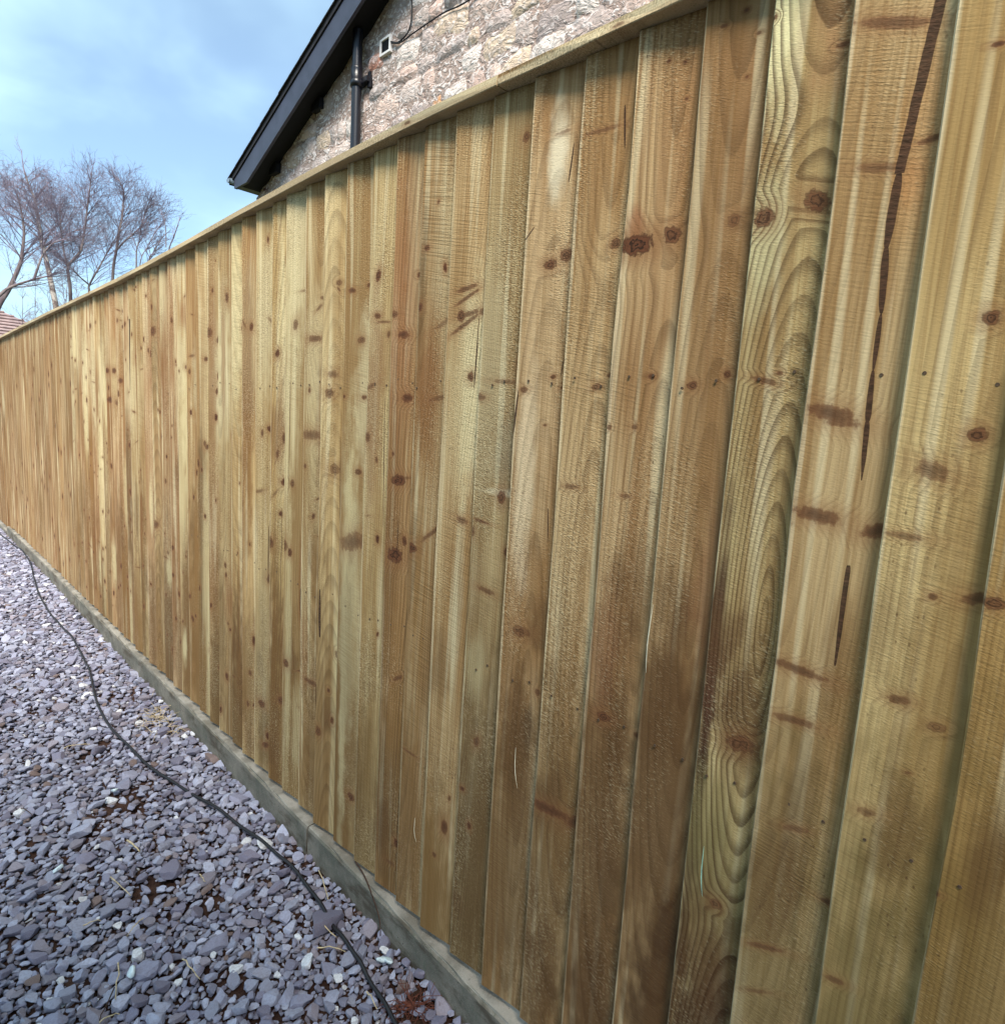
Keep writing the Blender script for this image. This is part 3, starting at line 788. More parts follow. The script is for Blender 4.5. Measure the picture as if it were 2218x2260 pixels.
def scatter(area, cover, size_mu, size_sd, keep, r, tries=60000):
    """dart throwing with a soft overlap, on a hash grid"""
    x0, x1, y0, y1 = area
    cell = 0.06
    grid = {}
    pts = []
    A = (x1 - x0) * (y1 - y0)
    n = int(cover * A / (size_mu ** 2 * 2.2))
    for _ in range(tries):
        if len(pts) >= n:
            break
        x, y = r.uniform(x0, x1), r.uniform(y0, y1)
        if not keep(x, y, r):
            continue
        s = float(np.clip(size_mu * np.exp(r.normal(0, size_sd)), 0.006, 0.055))
        ci, cj = int(x // cell), int(y // cell)
        ok = True
        for a in (-1, 0, 1):
            for b in (-1, 0, 1):
                for (px, py, ps) in grid.get((ci + a, cj + b), ()):
                    if (px - x) ** 2 + (py - y) ** 2 < (0.62 * (ps + s)) ** 2:
                        ok = False
                        break
                if not ok: break
            if not ok: break
        if ok:
            grid.setdefault((ci, cj), []).append((x, y, s))
            pts.append((x, y, s))
    return np.array(pts)


def build_chips(pts, sub, r, zbase):
    protos, f0 = chip_protos(sub, 24, r)
    VS, FS, CS, off = [], [], [], 0
    pal = np.array([lin(150, 152, 174), lin(137, 137, 158), lin(120, 117, 136), lin(164, 166, 186), lin(138, 131, 142), lin(147, 149, 168), lin(174, 176, 196)])
    for x, y, s in pts:
        v = protos[int(r.integers(len(protos)))].copy()
        v[:, 0] *= s * r.uniform(0.85, 1.3)
        v[:, 1] *= s * r.uniform(0.6, 0.95)
        th = s * r.uniform(0.38, 0.85)
        v[:, 2] *= th
        a, t1, t2 = r.uniform(0, 2 * np.pi), r.normal(0, 0.23), r.normal(0, 0.23)
        Rz = np.array([[np.cos(a), -np.sin(a), 0], [np.sin(a), np.cos(a), 0], [0, 0, 1]])
        Rx = np.array([[1, 0, 0], [0, np.cos(t1), -np.sin(t1)], [0, np.sin(t1), np.cos(t1)]])
        Ry = np.array([[np.cos(t2), 0, np.sin(t2)], [0, 1, 0], [-np.sin(t2), 0, np.cos(t2)]])
        v = v @ (Rx @ Ry).T @ Rz.T
        v += (x, y, zbase + th * 0.33 + r.uniform(0, 0.006))
        c = pal[int(r.integers(len(pal)))] * r.uniform(0.75, 1.14)
        q = r.uniform()
        if q < 0.022:
            c = np.array(lin(222, 222, 226))
        elif q < 0.045:
            c = np.array(lin(116, 98, 92))
        VS.append(v)
        FS.append(f0 + off)
        CS.append(np.tile(np.append(c, 1.0), (len(v), 1)))
        off += len(v)
    return np.concatenate(VS), np.concatenate(FS), np.concatenate(CS)


BARE_XY = np.array([(b[0], b[1]) for b in BARE])
BARE_R = np.array([0.10, 0.075, 0.06, 0.06, 0.055, 0.05, 0.16, 0.15, 0.07, 0.09, 0.07])


def in_view(x, y):                 # the wedge of path the photograph sees, with a margin
    return y > 0.55 and y < 8.4 and x > -0.24 - 0.2 * max(0.0, (8.4 - y)) ** 0.72 - 0.10


def keep_near(x, y, r):
    if x > -0.04 or not in_view(x, y) or y > 3.2:
        return False
    d = np.hypot(BARE_XY[:, 0] - x, BARE_XY[:, 1] - y) / BARE_R
    m = d.min()
    if m < 0.75:
        return r.uniform() < 0.12
    if m < 1.2:
        return r.uniform() < 0.5
    return True


def keep_far(x, y, r):
    return x <= -0.04 and in_view(x, y) and y >= 3.2


def keep_off(x, y, r):
    return x <= -0.04 and not in_view(x, y)


vs, fs, cs = [], [], []
off = 0
for pts, sub, zb in ((scatter((-1.5, -0.04, 0.55, 3.2), 2.6, 0.0088, 0.40, keep_near, rng, 70000), 2, 0.000),
                     (scatter((-1.5, -0.04, 0.55, 3.2), 1.9, 0.0175, 0.40, keep_near, rng, 60000), 2, 0.009),
                     (scatter((-1.3, -0.04, 3.2, 8.6), 2.1, 0.0145, 0.3, keep_far, rng, 90000), 1, 0.0),
                     (scatter((-1.3, -0.04, 3.2, 8.6), 1.5, 0.019, 0.38, keep_far, rng, 60000), 1, 0.009),
                     (scatter((-2.3, -0.04, -0.6, 9.6), 1.6, 0.030, 0.25, keep_off, rng, 60000), 1, 0.004)):
    v, f, c = build_chips(pts, sub, rng, zb)
    vs.append(v); fs.append(f + off); cs.append(c)
    off += len(v)
gravel = link('gravel', np_mesh('gravel', np.concatenate(vs), np.concatenate(fs), True, {'tone': np.concatenate(cs)}), MAT_SLATE)
try:
    gravel.data.set_sharp_from_angle(angle=math.radians(24))
except Exception:
    pass
tag(gravel, 'bed of purple grey slate chippings beside the fence', kind='stuff')

# ------------------------------------------------------------------ fence
fence = empty('wooden_fence')
tag(fence, 'tall close-boarded fence of new timber on concrete base panels', 'fence')
CAP_Y = [-0.6, 0.10, 0.54, 0.84, 1.1, 1.48, 2.07, 2.63, 3.5, 5.3, 7.42, 9.0]
CAP_Z = [1.978, 1.980, 1.984, 1.989, 1.994, 1.992, 1.978, 1.960, 1.940, 1.926, 1.900, 1.884]


def cap_top(y): return float(np.interp(y, CAP_Y, CAP_Z))


def tints(a, b):
    base = ((206, 177, 126), (164, 130, 84))                    # one delivery of timber: every board leans towards the same tan
    mixd = [[q * 0.58 + w_ * 0.42 for q, w_ in zip(c, w)] for c, w in zip((a, b), base)]
    return [lin(c[0] * 1.01, c[1] * 0.96, c[2] * 0.925, k=ALB) for c in mixd]


ALB = 0.86
# colours of the boards seen closest, right to left (pale, dark)
NEAR = {
    0: ((200, 184, 118), (168, 150, 92)), 1: ((206, 190, 126), (176, 156, 100)), 2: ((200, 178, 124), (172, 148, 92)),
    3: ((216, 204, 150), (186, 168, 116)), 4: ((212, 196, 154), (178, 152, 108)), 5: ((206, 200, 150), (164, 142, 98)),
    6: ((192, 166, 128), (158, 124, 88)), 7: ((206, 182, 144), (172, 138, 102)), 8: ((208, 186, 146), (174, 144, 104)),
    9: ((214, 192, 156), (176, 142, 102)), 10: ((186, 176, 138), (158, 144, 108)), 11: ((206, 188, 148), (180, 154, 112)),
    12: ((206, 190, 152), (176, 148, 108)), 13: ((176, 140, 100), (150, 112, 74)), 14: ((204, 196, 152), (178, 158, 110)),
    15: ((206, 196, 150), (182, 158, 112)), 16: ((206, 194, 148), (184, 164, 118)), 17: ((212, 200, 156), (182, 158, 112)),
    18: ((210, 198, 150), (186, 166, 120)), 19: ((196, 180, 128), (168, 142, 96)), 20: ((220, 210, 164), (192, 174, 126)),
    21: ((204, 182, 134), (176, 146, 104)), 22: ((204, 190, 142), (178, 152, 108)), 23: ((212, 200, 154), (184, 160, 116)),
}
PAL = [((200, 184, 142), (168, 142, 102)), ((192, 166, 132), (156, 122, 90)), ((182, 154, 122), (146, 112, 82)),
       ((200, 190, 150), (170, 148, 108)), ((178, 168, 140), (144, 128, 100)), ((192, 170, 128), (160, 130, 92)), ((206, 188, 158), (172, 142, 114))]
# finish of the near boards: ring spacing, ring contrast, saw marks
FIN = {0: (0.006, 0.35, 0.2), 1: (0.006, 0.35, 0.2), 2: (0.006, 0.35, 0.25), 3: (0.007, 0.35, 0.3), 4: (0.0050, 0.3, 0.35), 5: (0.0062, 1.1, 0.12), 6: (0.010, 0.5, 0.25), 7: (0.010, 0.5, 0.35), 8: (0.010, 0.45, 0.45),
       9: (0.010, 0.4, 0.4), 10: (0.004, 0.4, 0.35), 11: (0.004, 0.4, 0.6), 12: (0.005, 0.35, 0.75), 13: (0.007, 0.7, 0.25), 14: (0.005, 0.4, 0.4)}
GRAIN = {5: ((0.0777, 1.086, 0.135), (0.075, 2.82, 0.09), (0.095, 0.095, 0.13), 1.78, 0.60),
         6: ((0.070, 1.089, 0.11), (0.060, 2.25, 0.10), None, 1.62, -9), 7: ((0.0896, 1.077, 0.11), (0.075, 1.98, 0.1), None, 1.60, -9),
         8: ((0.075, 0.95, 0.11), (0.07, 2.1, 0.1), None, 1.62, -9), 9: ((0.065, 0.70, 0.09), None, None, 9, -9)}


# stains of the nearest boards, the low ones partly painted shade: u, height, half width, half height, strength, colour
STAINS_AND_SHADE = {
    5: [(0.012, 1.02, 0.012, 0.26, 0.8) + lin(66, 42, 36), (0.012, 0.72, 0.010, 0.22, 0.75) + lin(62, 40, 34), (0.014, 1.93, 0.026, 0.17, 0.85) + lin(238, 228, 176), (0.085, 1.95, 0.034, 0.17, 0.7) + lin(170, 130, 92), (0.02, 1.62, 0.03, 0.10, 0.6) + lin(214, 206, 158),
        (0.03, 0.75, 0.05, 0.09, 0.6) + lin(132, 120, 78), (0.05, 0.40, 0.08, 0.17, 0.88) + lin(76, 50, 33), (0.06, 0.64, 0.07, 0.12, 0.6) + lin(112, 100, 64), (0.015, 1.0, 0.03, 0.10, 0.6) + lin(96, 62, 46)],
    6: [(0.05, 0.72, 0.09, 0.42, 0.8) + lin(94, 68, 43), (0.08, 0.30, 0.06, 0.26, 0.85) + lin(76, 55, 37), (0.09, 1.12, 0.03, 0.14, 0.5) + lin(136, 92, 62)],
    7: [(0.05, 0.58, 0.09, 0.48, 0.78) + lin(100, 74, 47), (0.03, 0.95, 0.03, 0.14, 0.45) + lin(138, 94, 66), (0.07, 0.25, 0.07, 0.22, 0.7) + lin(88, 62, 38)],
    8: [(0.05, 0.50, 0.09, 0.44, 0.72) + lin(106, 80, 50), (0.03, 0.22, 0.08, 0.16, 0.6) + lin(92, 64, 38)],
    9: [(0.05, 0.42, 0.09, 0.44, 0.72) + lin(104, 79, 50), (0.03, 1.25, 0.025, 0.25, 0.45) + lin(236, 216, 180)],
    10: [(0.05, 0.42, 0.09, 0.48, 0.7) + lin(94, 72, 46)],
    4: [(0.066, 0.70, 0.006, 0.13, 0.5) + lin(72, 52, 40), (0.07, 0.30, 0.06, 0.26, 0.7) + lin(96, 66, 38), (0.09, 1.70, 0.03, 0.15, 0.5) + lin(176, 128, 80), (0.09, 1.0, 0.03, 0.2, 0.5) + lin(134, 100, 58), (0.04, 0.62, 0.09, 0.36, 0.62) + lin(112, 96, 60)],
    3: [(0.08, 0.95, 0.05, 0.35, 0.6) + lin(140, 108, 62), (0.05, 0.45, 0.10, 0.50, 0.7) + lin(106, 92, 56)],
    2: [(0.05, 0.55, 0.10, 0.55, 0.7) + lin(112, 88, 48)],
    1: [(0.05, 0.55, 0.10, 0.55, 0.6) + lin(112, 88, 48)],
}


def board_mesh(w, z0, z1, r, segs=16):
    """feather-edge board: thick on the far edge (u = 0), thin on the near one"""
    t1, t2 = 0.0240 + r.normal(0, 0.0018), 0.0065
    cup = r.normal(0, 0.0010)
    prof = [(0.0, 0.0), (0.0, -t1 + 0.0022), (0.0020, -t1)]
    for q in (0.33, 0.66):
        prof.append((w * q, -(t1 + (t2 - t1) * q) + cup * math.sin(math.pi * q)))
    prof += [(w - 0.001, -t2), (w, -t2 + 0.001), (w, -0.0005)]
    n = len(prof)
    bow, tw = r.normal(0, 0.0016), r.normal(0, 0.004)
    V_, F_ = [], []
    wav = np.convolve(r.normal(0, 0.0022, segs + 5), (0.25, 0.5, 0.25), 'same')[2:-2]
    for k in range(segs + 1):
        f = k / segs
        z = z0 + (z1 - z0) * f
        lean = bow * math.sin(math.pi * f)
        for (u, x) in prof:
            V_.append((x + (tw * (f - 0.5) * (u / w - 0.5) if x < -0.003 else 0), -(u + (lean + wav[k] if u < w * 0.9 else 0)), z))
    for k in range(segs):
        for a in range(n):
            b = (a + 1) % n
            F_.append((k * n + a, k * n + b, (k + 1) * n + b, (k + 1) * n + a))
    F_.append(tuple(range(n)))
    F_.append(tuple(segs * n + a for a in reversed(range(n))))
    me = mesh_from('fence_board', V_, F_)
    bm = bmesh.new()
    bm.from_mesh(me)
    bmesh.ops.recalc_face_normals(bm, faces=bm.faces)
    bm.to_mesh(me)
    bm.free()
    return me


r = np.random.default_rng(42)
boards = {}
bm = bmesh.new()
bmesh.ops.create_cone(bm, cap_ends=True, segments=10, radius1=0.0025, radius2=0.0021, depth=0.0014, matrix=Matrix.Rotation(math.radians(-90), 4, 'Y'))
NAIL = bm_mesh('nail', bm)
NAIL.materials.append(plain('rusty_nail', lin(92, 74, 58), 0.6, 0.3, 200.0, 0.4, 0.3))
for i in range(len(EDGES) - 1):
    yl, yr = EDGES[i + 1], EDGES[i]
    w = yl - yr + 0.021
    drop = -0.045 if yl > 7.5 else 0.0
    zb = 0.125 + drop + r.normal(0, 0.002)
    zt = cap_top((yl + yr) / 2) - 0.0205
    f = FEATURES.get(i, {})
    a, b = NEAR.get(i) or PAL[int(r.integers(len(PAL)))]
    k = r.uniform(0.84, 1.12)
    if yl > 4.6:                                                # the far bays get a darker, greyer brown tint
        a, b = [tuple(q * 0.5 + w_ * 0.5 for q, w_ in zip(c, w)) for c, w in zip((a, b), ((168, 142, 112), (126, 102, 76)))]
        k *= 0.84
    if yl > 7.45:
        a, b = (140, 104, 70), (104, 76, 50)
    ta, tb = tints(a, b)
    fin = FIN.get(i) or (float(r.uniform(0.0042, 0.009)), float(r.uniform(0.25, 0.5)), float(r.uniform(0.2, 0.55)))
    pr = {'seed': float(i * 7.31 + 1.7), 'tint_a': tuple(c * k for c in ta), 'tint_b': tuple(c * k for c in tb), 'spacing': fin[0], 'contrast': fin[1], 'saw': fin[2],
          'fuzz': float(r.uniform(0.65, 1.15)) * (0.62 if i < 5 else 1.0), 'patch': float(r.uniform(1.4, 2.5)), 'warp': 0.006 if i in GRAIN else 0.012}
    gr = GRAIN.get(i)
    sh = lambda g: (g[0], g[1] - zb, g[2])
    if gr:
        pr['grain'] = sh(gr[0])
        if gr[1]: pr['grain_top'] = (sh(gr[1]), gr[3] - zb)
        if gr[2]: pr['grain_low'] = (sh(gr[2]), gr[4] - zb)
    else:
        pr['grain'] = (float(r.uniform(-0.12, 0.24)), float(r.choice([-0.9, 2.8]) + r.normal(0, 0.3)), float(r.uniform(0.02, 0.09)))
    kn = [list(q) for q in f.get('knots', [])]
    want = int(r.integers(8, 14)) if i > 9 else int(r.integers(6, 9))
    while len(kn) < want and i != 2:
        if r.uniform() < 0.72:                                  # round knots
            q = float(r.uniform(0.0035, 0.0095) if i > 9 else r.uniform(0.003, 0.006))
            kn.append([float(r.uniform(0.006, w - 0.026)), float(r.uniform(0.2, 1.88)), q, q * float(r.uniform(0.9, 1.9)), float(r.normal(0, 0.2)), float(r.uniform(0.7, 1.15))])
        else:                                                   # spike knots: dark marks across the grain
            q = float(r.uniform(0.008, 0.026))
            kn.append([float(r.uniform(0.006, w - 0.026)), float(r.uniform(0.2, 1.88)), q, float(r.uniform(0.0018, 0.004)), float(r.normal(0, 0.3)), float(r.uniform(0.45, 0.9))])
    kn = [[q[0], q[1], q[2] * 1.15, q[3] * 1.15, q[4], q[5]] for q in kn]
    kn = [(q[0], q[1] - zb, max(q[2], 0.0014), max(q[3], 0.0014), q[4], q[5]) for q in kn]
    sk = 1.0 if i < 8 else 0.5
    ss = [(q[0], q[1] - zb, max(q[2] * sk, 0.0006), q[3], q[4] - zb, max(q[5] * sk, 0.0006)) for q in f.get('streaks', [])]
    if i > 9 and r.uniform() < 0.45:                            # hairline drying splits
        u0, v0, ln = float(r.uniform(0.01, 0.09)), float(r.uniform(0.3, 1.6)), float(r.uniform(0.08, 0.4))
        ss.append((u0, v0 + ln, 0.0012, u0 + float(r.normal(0, 0.004)), v0, 0.0012))
    sts = [list(q) for q in f.get('stains', [])] + [list(q) for q in STAINS_AND_SHADE.get(i, [])]
    if i > 9:                                                   # brown low down, paler higher: staining with the fence's shade gradient painted in
        sts.append([float(r.uniform(0.0, 0.1)), float(r.uniform(0.1, 0.5)), float(r.uniform(0.05, 0.12)), float(r.uniform(0.35, 0.75)), float(r.uniform(0.45, 0.85))] + list(lin(*[(104, 74, 42), (116, 86, 48), (94, 70, 40)][int(r.integers(3))])))
        sts.append([float(r.uniform(0.0, 0.1)), float(r.uniform(1.4, 1.9)), float(r.uniform(0.03, 0.08)), float(r.uniform(0.15, 0.45)), float(r.uniform(0.2, 0.6))] + list(lin(216, 202, 160)))
    for _ in range(3 if i <= 9 else 1):
        sts.append([float(r.uniform(0.0, 0.1)), float(r.uniform(0.15, 1.2)), float(r.uniform(0.015, 0.045)), float(r.uniform(0.05, 0.16)), float(r.uniform(0.3, 0.6))] + list(lin(98, 70, 44)))
    while len(sts) < 7 and i > 9:
        c = [(120, 82, 48), (96, 72, 44), (222, 206, 158), (146, 108, 64), (132, 88, 54)][int(r.integers(5))]
        sts.append([float(r.uniform(0.0, 0.1)), float(r.uniform(0.2, 1.8)), float(r.uniform(0.012, 0.05)), float(r.uniform(0.08, 0.5)), float(r.uniform(0.25, 0.65))] + list(lin(*c)))
    sts = [[q[0], q[1] - zb] + q[2:] for q in sts]
    ob = link('fence_board', board_mesh(w, 0.0, zt - zb, r), wood('sawn_board', pr, 'z', kn, ss, sts) if i < 46 else MAT_BOARD_FAR, fence, (0.0, yl, zb))
    if i >= 46:
        ob['seed'], ob['tint_a'], ob['tint_b'] = pr['seed'], list(pr['tint_a']), list(pr['tint_b'])
    boards[i] = ob
    if 2 <= i <= 26:
        for zn in (0.835, 1.430):
            for un in (0.030, 0.078):
                un += float(r.normal(0, 0.006))
                nx = -(0.0240 + (0.0065 - 0.0240) * un / w) - 0.0006
                link('nail', NAIL, None, ob, (nx, -un, zn - zb + float(r.normal(0, 0.007))))

# capping rail in lengths, butted
CUTS = [-0.6, 0.92, 3.50, 6.10, 8.95]
for a, b in zip(CUTS[:-1], CUTS[1:]):
    n = 14
    yy = np.linspace(a + 0.0015, b - 0.0015, n)
    VV, FF = [], []
    for y in yy:
        zt = cap_top(y)
        j1, j2 = r.normal(0, 0.0008), r.normal(0, 0.0008)
        for (x, z) in ((-0.043 + j1, -0.0195), (-0.0445 + j1, -0.018), (-0.0445 + j2, -0.002), (-0.042 + j2, 0.0), (0.028, 0.003), (0.03, 0.001), (0.03, -0.0195)):
            VV.append((x, y - a, zt + z - cap_top(a)))
    m_ = 7
    for k in range(n - 1):
        for q in range(m_):
            q2 = (q + 1) % m_
            FF.append((k * m_ + q, (k + 1) * m_ + q, (k + 1) * m_ + q2, k * m_ + q2))
    FF.append(tuple(range(m_)))
    FF.append(tuple((n - 1) * m_ + q for q in reversed(range(m_))))
    me = mesh_from('capping_rail', VV, FF)
    ta, tb = tints((178, 156, 116), (138, 112, 78)) if a < 0 else tints((148, 124, 94), (110, 88, 64))
    cap_kn = [(float(r.uniform(-0.016, -0.004)), float(r.uniform(0.1, b - a - 0.1)), 0.004, 0.012, 0.0, 0.7) for _ in range(4)]
    pr = {'seed': float(a * 3 + 50), 'tint_a': ta, 'tint_b': tb, 'grain': (0.3, 1.0, 0.004), 'spacing': 0.004, 'contrast': 0.3, 'saw': 0.35, 'fuzz': 1.5, 'patch': 2.6, 'warp': 0.012}
    link('capping_rail', me, wood('sawn_rail', pr, 'y', cap_kn), fence, (0.0, a, cap_top(a)))

# concrete base panels, butted at the joints
JOINTS = [-1.42, 1.60, 4.60, 7.62, 10.4]
for kk, (a, b) in enumerate(zip(JOINTS[:-1], JOINTS[1:])):
    n = 60
    yy = np.linspace(a + 0.002, b - 0.002, n)
    drop = -0.05 if a > 7 else 0.0
    VV, FF = [], []
    for y in yy:
        c1, c2 = abs(r.normal(0, 0.0012)), abs(r.normal(0, 0.0012))
        if r.uniform() < 0.3:
            c1 += float(r.uniform(0.002, 0.006))
        for (x, z) in ((-0.038, -0.25), (-0.0375, 0.096 - c2), (-0.0345 + c1, 0.1025 - c1), (-0.030, 0.105 - c2), (0.012, 0.106), (0.012, -0.25)):
            VV.append((x - (0.0015 if kk % 2 else 0.0), y - a, z + drop))
    m_ = 6
    for k in range(n - 1):
        for q in range(m_):
            q2 = (q + 1) % m_
            FF.append((k * m_ + q, (k + 1) * m_ + q, (k + 1) * m_ + q2, k * m_ + q2))
    FF.append(tuple(range(m_)))
    FF.append(tuple((n - 1) * m_ + q for q in reversed(range(m_))))
    me = mesh_from('concrete_panel', VV, FF)
    me.materials.append(MAT_CONC)
    me.materials.append(MAT_DUST_SKYLIT)
    for p_ in me.polygons:
        if p_.index < (n - 1) * m_ and p_.index % m_ in (2, 3):
            p_.material_index = 1
    link('concrete_panel', me, None, fence, (0, a, 0))

# torn slivers of wood standing off the boards: (y, z, length, lean, board)
for (y, z, ln, lean, gr) in SLIVERS:
    bi = next(k for k in boards if EDGES[k] <= y < EDGES[k + 1])
    ob = boards[bi]
    n = 6
    pts = [(-0.021 - 0.004 * math.sin(math.pi * t), (y - EDGES[bi + 1]) + lean * (t - 0.5) * ln + 0.0006 * math.sin(5 * t), z - ob.location.z - ln / 2 + ln * t) for t in np.linspace(0, 1, n)]
    v, f = tubes([(pts, [0.0002, 0.0006, 0.0008, 0.0007, 0.0005, 0.0002])], 4)
    link('wood_sliver', np_mesh('wood_sliver', v, f), MAT_GREENSLIVER if gr else MAT_SLIVER, ob)

# ------------------------------------------------------------------ stone house beyond the fence
HX, HY1, RIDGE_Y, SL = 3.0, 8.93, 3.6, 0.405
house = empty('stone_house', (HX, HY1, 0))
tag(house, 'rubble stone house gable with dark bargeboard rising behind the fence', 'house')
H0 = Vector((HX, HY1, 0))


def hl(p): return (p[0] - H0.x, p[1] - H0.y, p[2] - H0.z)


def wall_top(y): return 4.27 + 0.005 + SL * (HY1 - max(y, 2 * RIDGE_Y - y))


HY0 = 2 * RIDGE_Y - HY1
wz = lambda y: wall_top(y)
# gable wall with real thickness, cut as a fine sheet so that its mortar can undulate
ny_, nz_ = 64, 56
Yg = np.linspace(HY0, HY1, ny_)
VV, FF = [], []
rw = np.random.default_rng(3)
for y in Yg:
    for t in np.linspace(0, 1, nz_):
        z = t * wz(y)
        VV.append(hl((HX + rw.normal(0, 0.008), y, z)))
for a in range(ny_ - 1):
    for b in range(nz_ - 1):
        FF.append((a * nz_ + b, a * nz_ + b + 1, (a + 1) * nz_ + b + 1, (a + 1) * nz_ + b))
link('gable_wall', mesh_from('gable_wall', VV, FF, True), MAT_MORTAR, house)
bm = bmesh.new()
box_bm(bm, hl((HX + 0.01, HY1 - 0.3, 0)), hl((HX + 8, HY1 - 0.004, 4.2)))
link('side_wall', bm_mesh('side_wall', bm), MAT_MORTAR, house)
bm = bmesh.new()
box_bm(bm, hl((HX + 0.01, HY0 + 0.004, 0)), hl((HX + 8, HY0 + 0.3, 4.2)))
link('side_wall', bm_mesh('side_wall', bm), MAT_MORTAR, house)


def slope_slab(name, x0, x1, ya, yb, zoff, th, mat, flip=False):
    """a slab that follows the roof slope between ya (eave side) and yb; zoff above the wall-top line, th thick"""
    VV = []
    for x in (x0, x1):
        for y in (ya, yb):
            base = 4.275 + SL * (HY1 - y)
            if flip:
                y = 2 * RIDGE_Y - y
            for d in (0, th):
                VV.append(hl((x, y, base + zoff + d)))
    FF = [(0, 1, 3, 2), (4, 6, 7, 5), (0, 4, 5, 1), (2, 3, 7, 6), (1, 5, 7, 3), (0, 2, 6, 4)]
    bm = bmesh.new()
    bm.from_mesh(mesh_from(name, VV, FF))
    return bm


EAVE = HY1 + 0.13
for fl in (False, True):
    bm = slope_slab('roof', HX - 0.30, HX + 8, EAVE + 0.06, RIDGE_Y, 0.20, 0.06, MAT_TILE, fl)
    roof = link('roof', bm_mesh('roof', bm), MAT_TILE, house)
    # tile ends along the verge, each course a step
    k, y = 0, EAVE + 0.05
    tile_me = None
    while y > RIDGE_Y + 0.1:
        yc = y - 0.27
        a_ = 4.275 + SL * (HY1 - y) + 0.263
        b_ = 4.275 + SL * (HY1 - yc) + 0.258
        if tile_me is None:
            VV = []
            for x in (0.0, 0.32):
                VV += [(x, 0, 0), (x, -0.27, b_ - a_), (x, -0.27, b_ - a_ + 0.012), (x, 0, 0.014)]
            FF = [(0, 1, 2, 3), (4, 7, 6, 5), (0, 3, 7, 4), (1, 5, 6, 2), (3, 2, 6, 7), (0, 4, 5, 1)]
            tile_me = mesh_from('roof_tile', VV, FF)
            bm = bmesh.new(); bm.from_mesh(tile_me); bmesh.ops.recalc_face_normals(bm, faces=bm.faces); bm.to_mesh(tile_me); bm.free()
            tile_me.materials.append(MAT_TILE)
        p = (HX - 0.325 + random.uniform(-0.002, 0.002), y, a_)
        t_ = bpy.data.objects.new('roof_tile', tile_me)
        COL.objects.link(t_)
        t_.parent = roof
        if fl:
            q = hl((p[0], 2 * RIDGE_Y - p[1], p[2]))
            t_.location = q
            t_.scale = (1, -1, 1)
        else:
            t_.location = hl(p)
        y -= 0.25
    zl = lambda y: 4.275 + SL * (HY1 - y)
    out = [(RIDGE_Y, zl(RIDGE_Y) - 0.075), (RIDGE_Y, zl(RIDGE_Y) + 0.185), (8.985, zl(8.985) + 0.185), (8.985, 4.325), (8.60, 4.325)]      # eave end cut level
    VV = [hl((x, y if not fl else 2 * RIDGE_Y - y, z)) for x in (HX - 0.285, HX - 0.25) for y, z in out]
    bm = bmesh.new()
    bm.from_mesh(mesh_from('barge_board', VV, [(0, 1, 2, 3, 4), (9, 8, 7, 6, 5)] + [(k, (k + 1) % 5, (k + 1) % 5 + 5, k + 5) for k in range(5)]))
    link('barge_board', bm_mesh('barge_board', bm, 0.003), MAT_BARGE, house)
    bm = slope_slab('soffit', HX - 0.247, HX + 0.02, HY1 - 0.11, RIDGE_Y + 0.01, 0.006, 0.05, MAT_SOFFIT, fl)
    link('soffit', bm_mesh('soffit', bm), MAT_SOFFIT, house)
# boxed eave end, fascia and gutter
bm = bmesh.new()
box_bm(bm, hl((HX - 0.246, HY1 - 0.10, 4.33)), hl((HX + 7.9, HY1 + 0.05, 4.42)))
link('fascia', bm_mesh('fascia', bm, 0.004), MAT_BARGE, house)
n = 10
VV, FF = [], []
for x in (HX - 0.33, HX + 7.9):
    for rad in (0.052, 0.047):
        for a in np.linspace(math.pi, 2 * math.pi, n):
            VV.append(hl((x, HY1 + 0.135 + rad * math.cos(a), 4.455 + rad * math.sin(a))))
for a in range(n - 1):
    FF.append((a, a + 1, 2 * n + a + 1, 2 * n + a))
    FF.append((n + a + 1, n + a, 3 * n + a, 3 * n + a + 1))
    FF.append((a + 1, a, n + a, n + a + 1))
gut = link('gutter', mesh_from('gutter', VV, FF, True), MAT_GUTTER, house)
VV = [hl((HX - 0.331, HY1 + 0.135 + 0.054 * math.cos(a), 4.455 + 0.054 * math.sin(a))) for a in np.linspace(math.pi, 2 * math.pi, n)]
VV += [(v[0] - 0.006, v[1], v[2]) for v in VV]
FF = [tuple(range(n)), tuple(reversed(range(n, 2 * n)))] + [(a + 1, a, n + a, n + a + 1) for a in range(n - 1)] + [(0, n - 1, 2 * n - 1, n)]
link('end_cap', mesh_from('end_cap', VV, FF), MAT_GUTTER, gut)
# purlin ends below the soffit
for y in (8.30, 7.20, 5.0):
    z = wall_top(y)
    bm = bmesh.new()
    box_bm(bm, hl((HX - 0.07, y - 0.10, z - 0.10)), hl((HX + 0.05, y + 0.10, z + 0.02)))
    link('purlin', bm_mesh('purlin', bm, 0.004), MAT_SOFFIT, house)
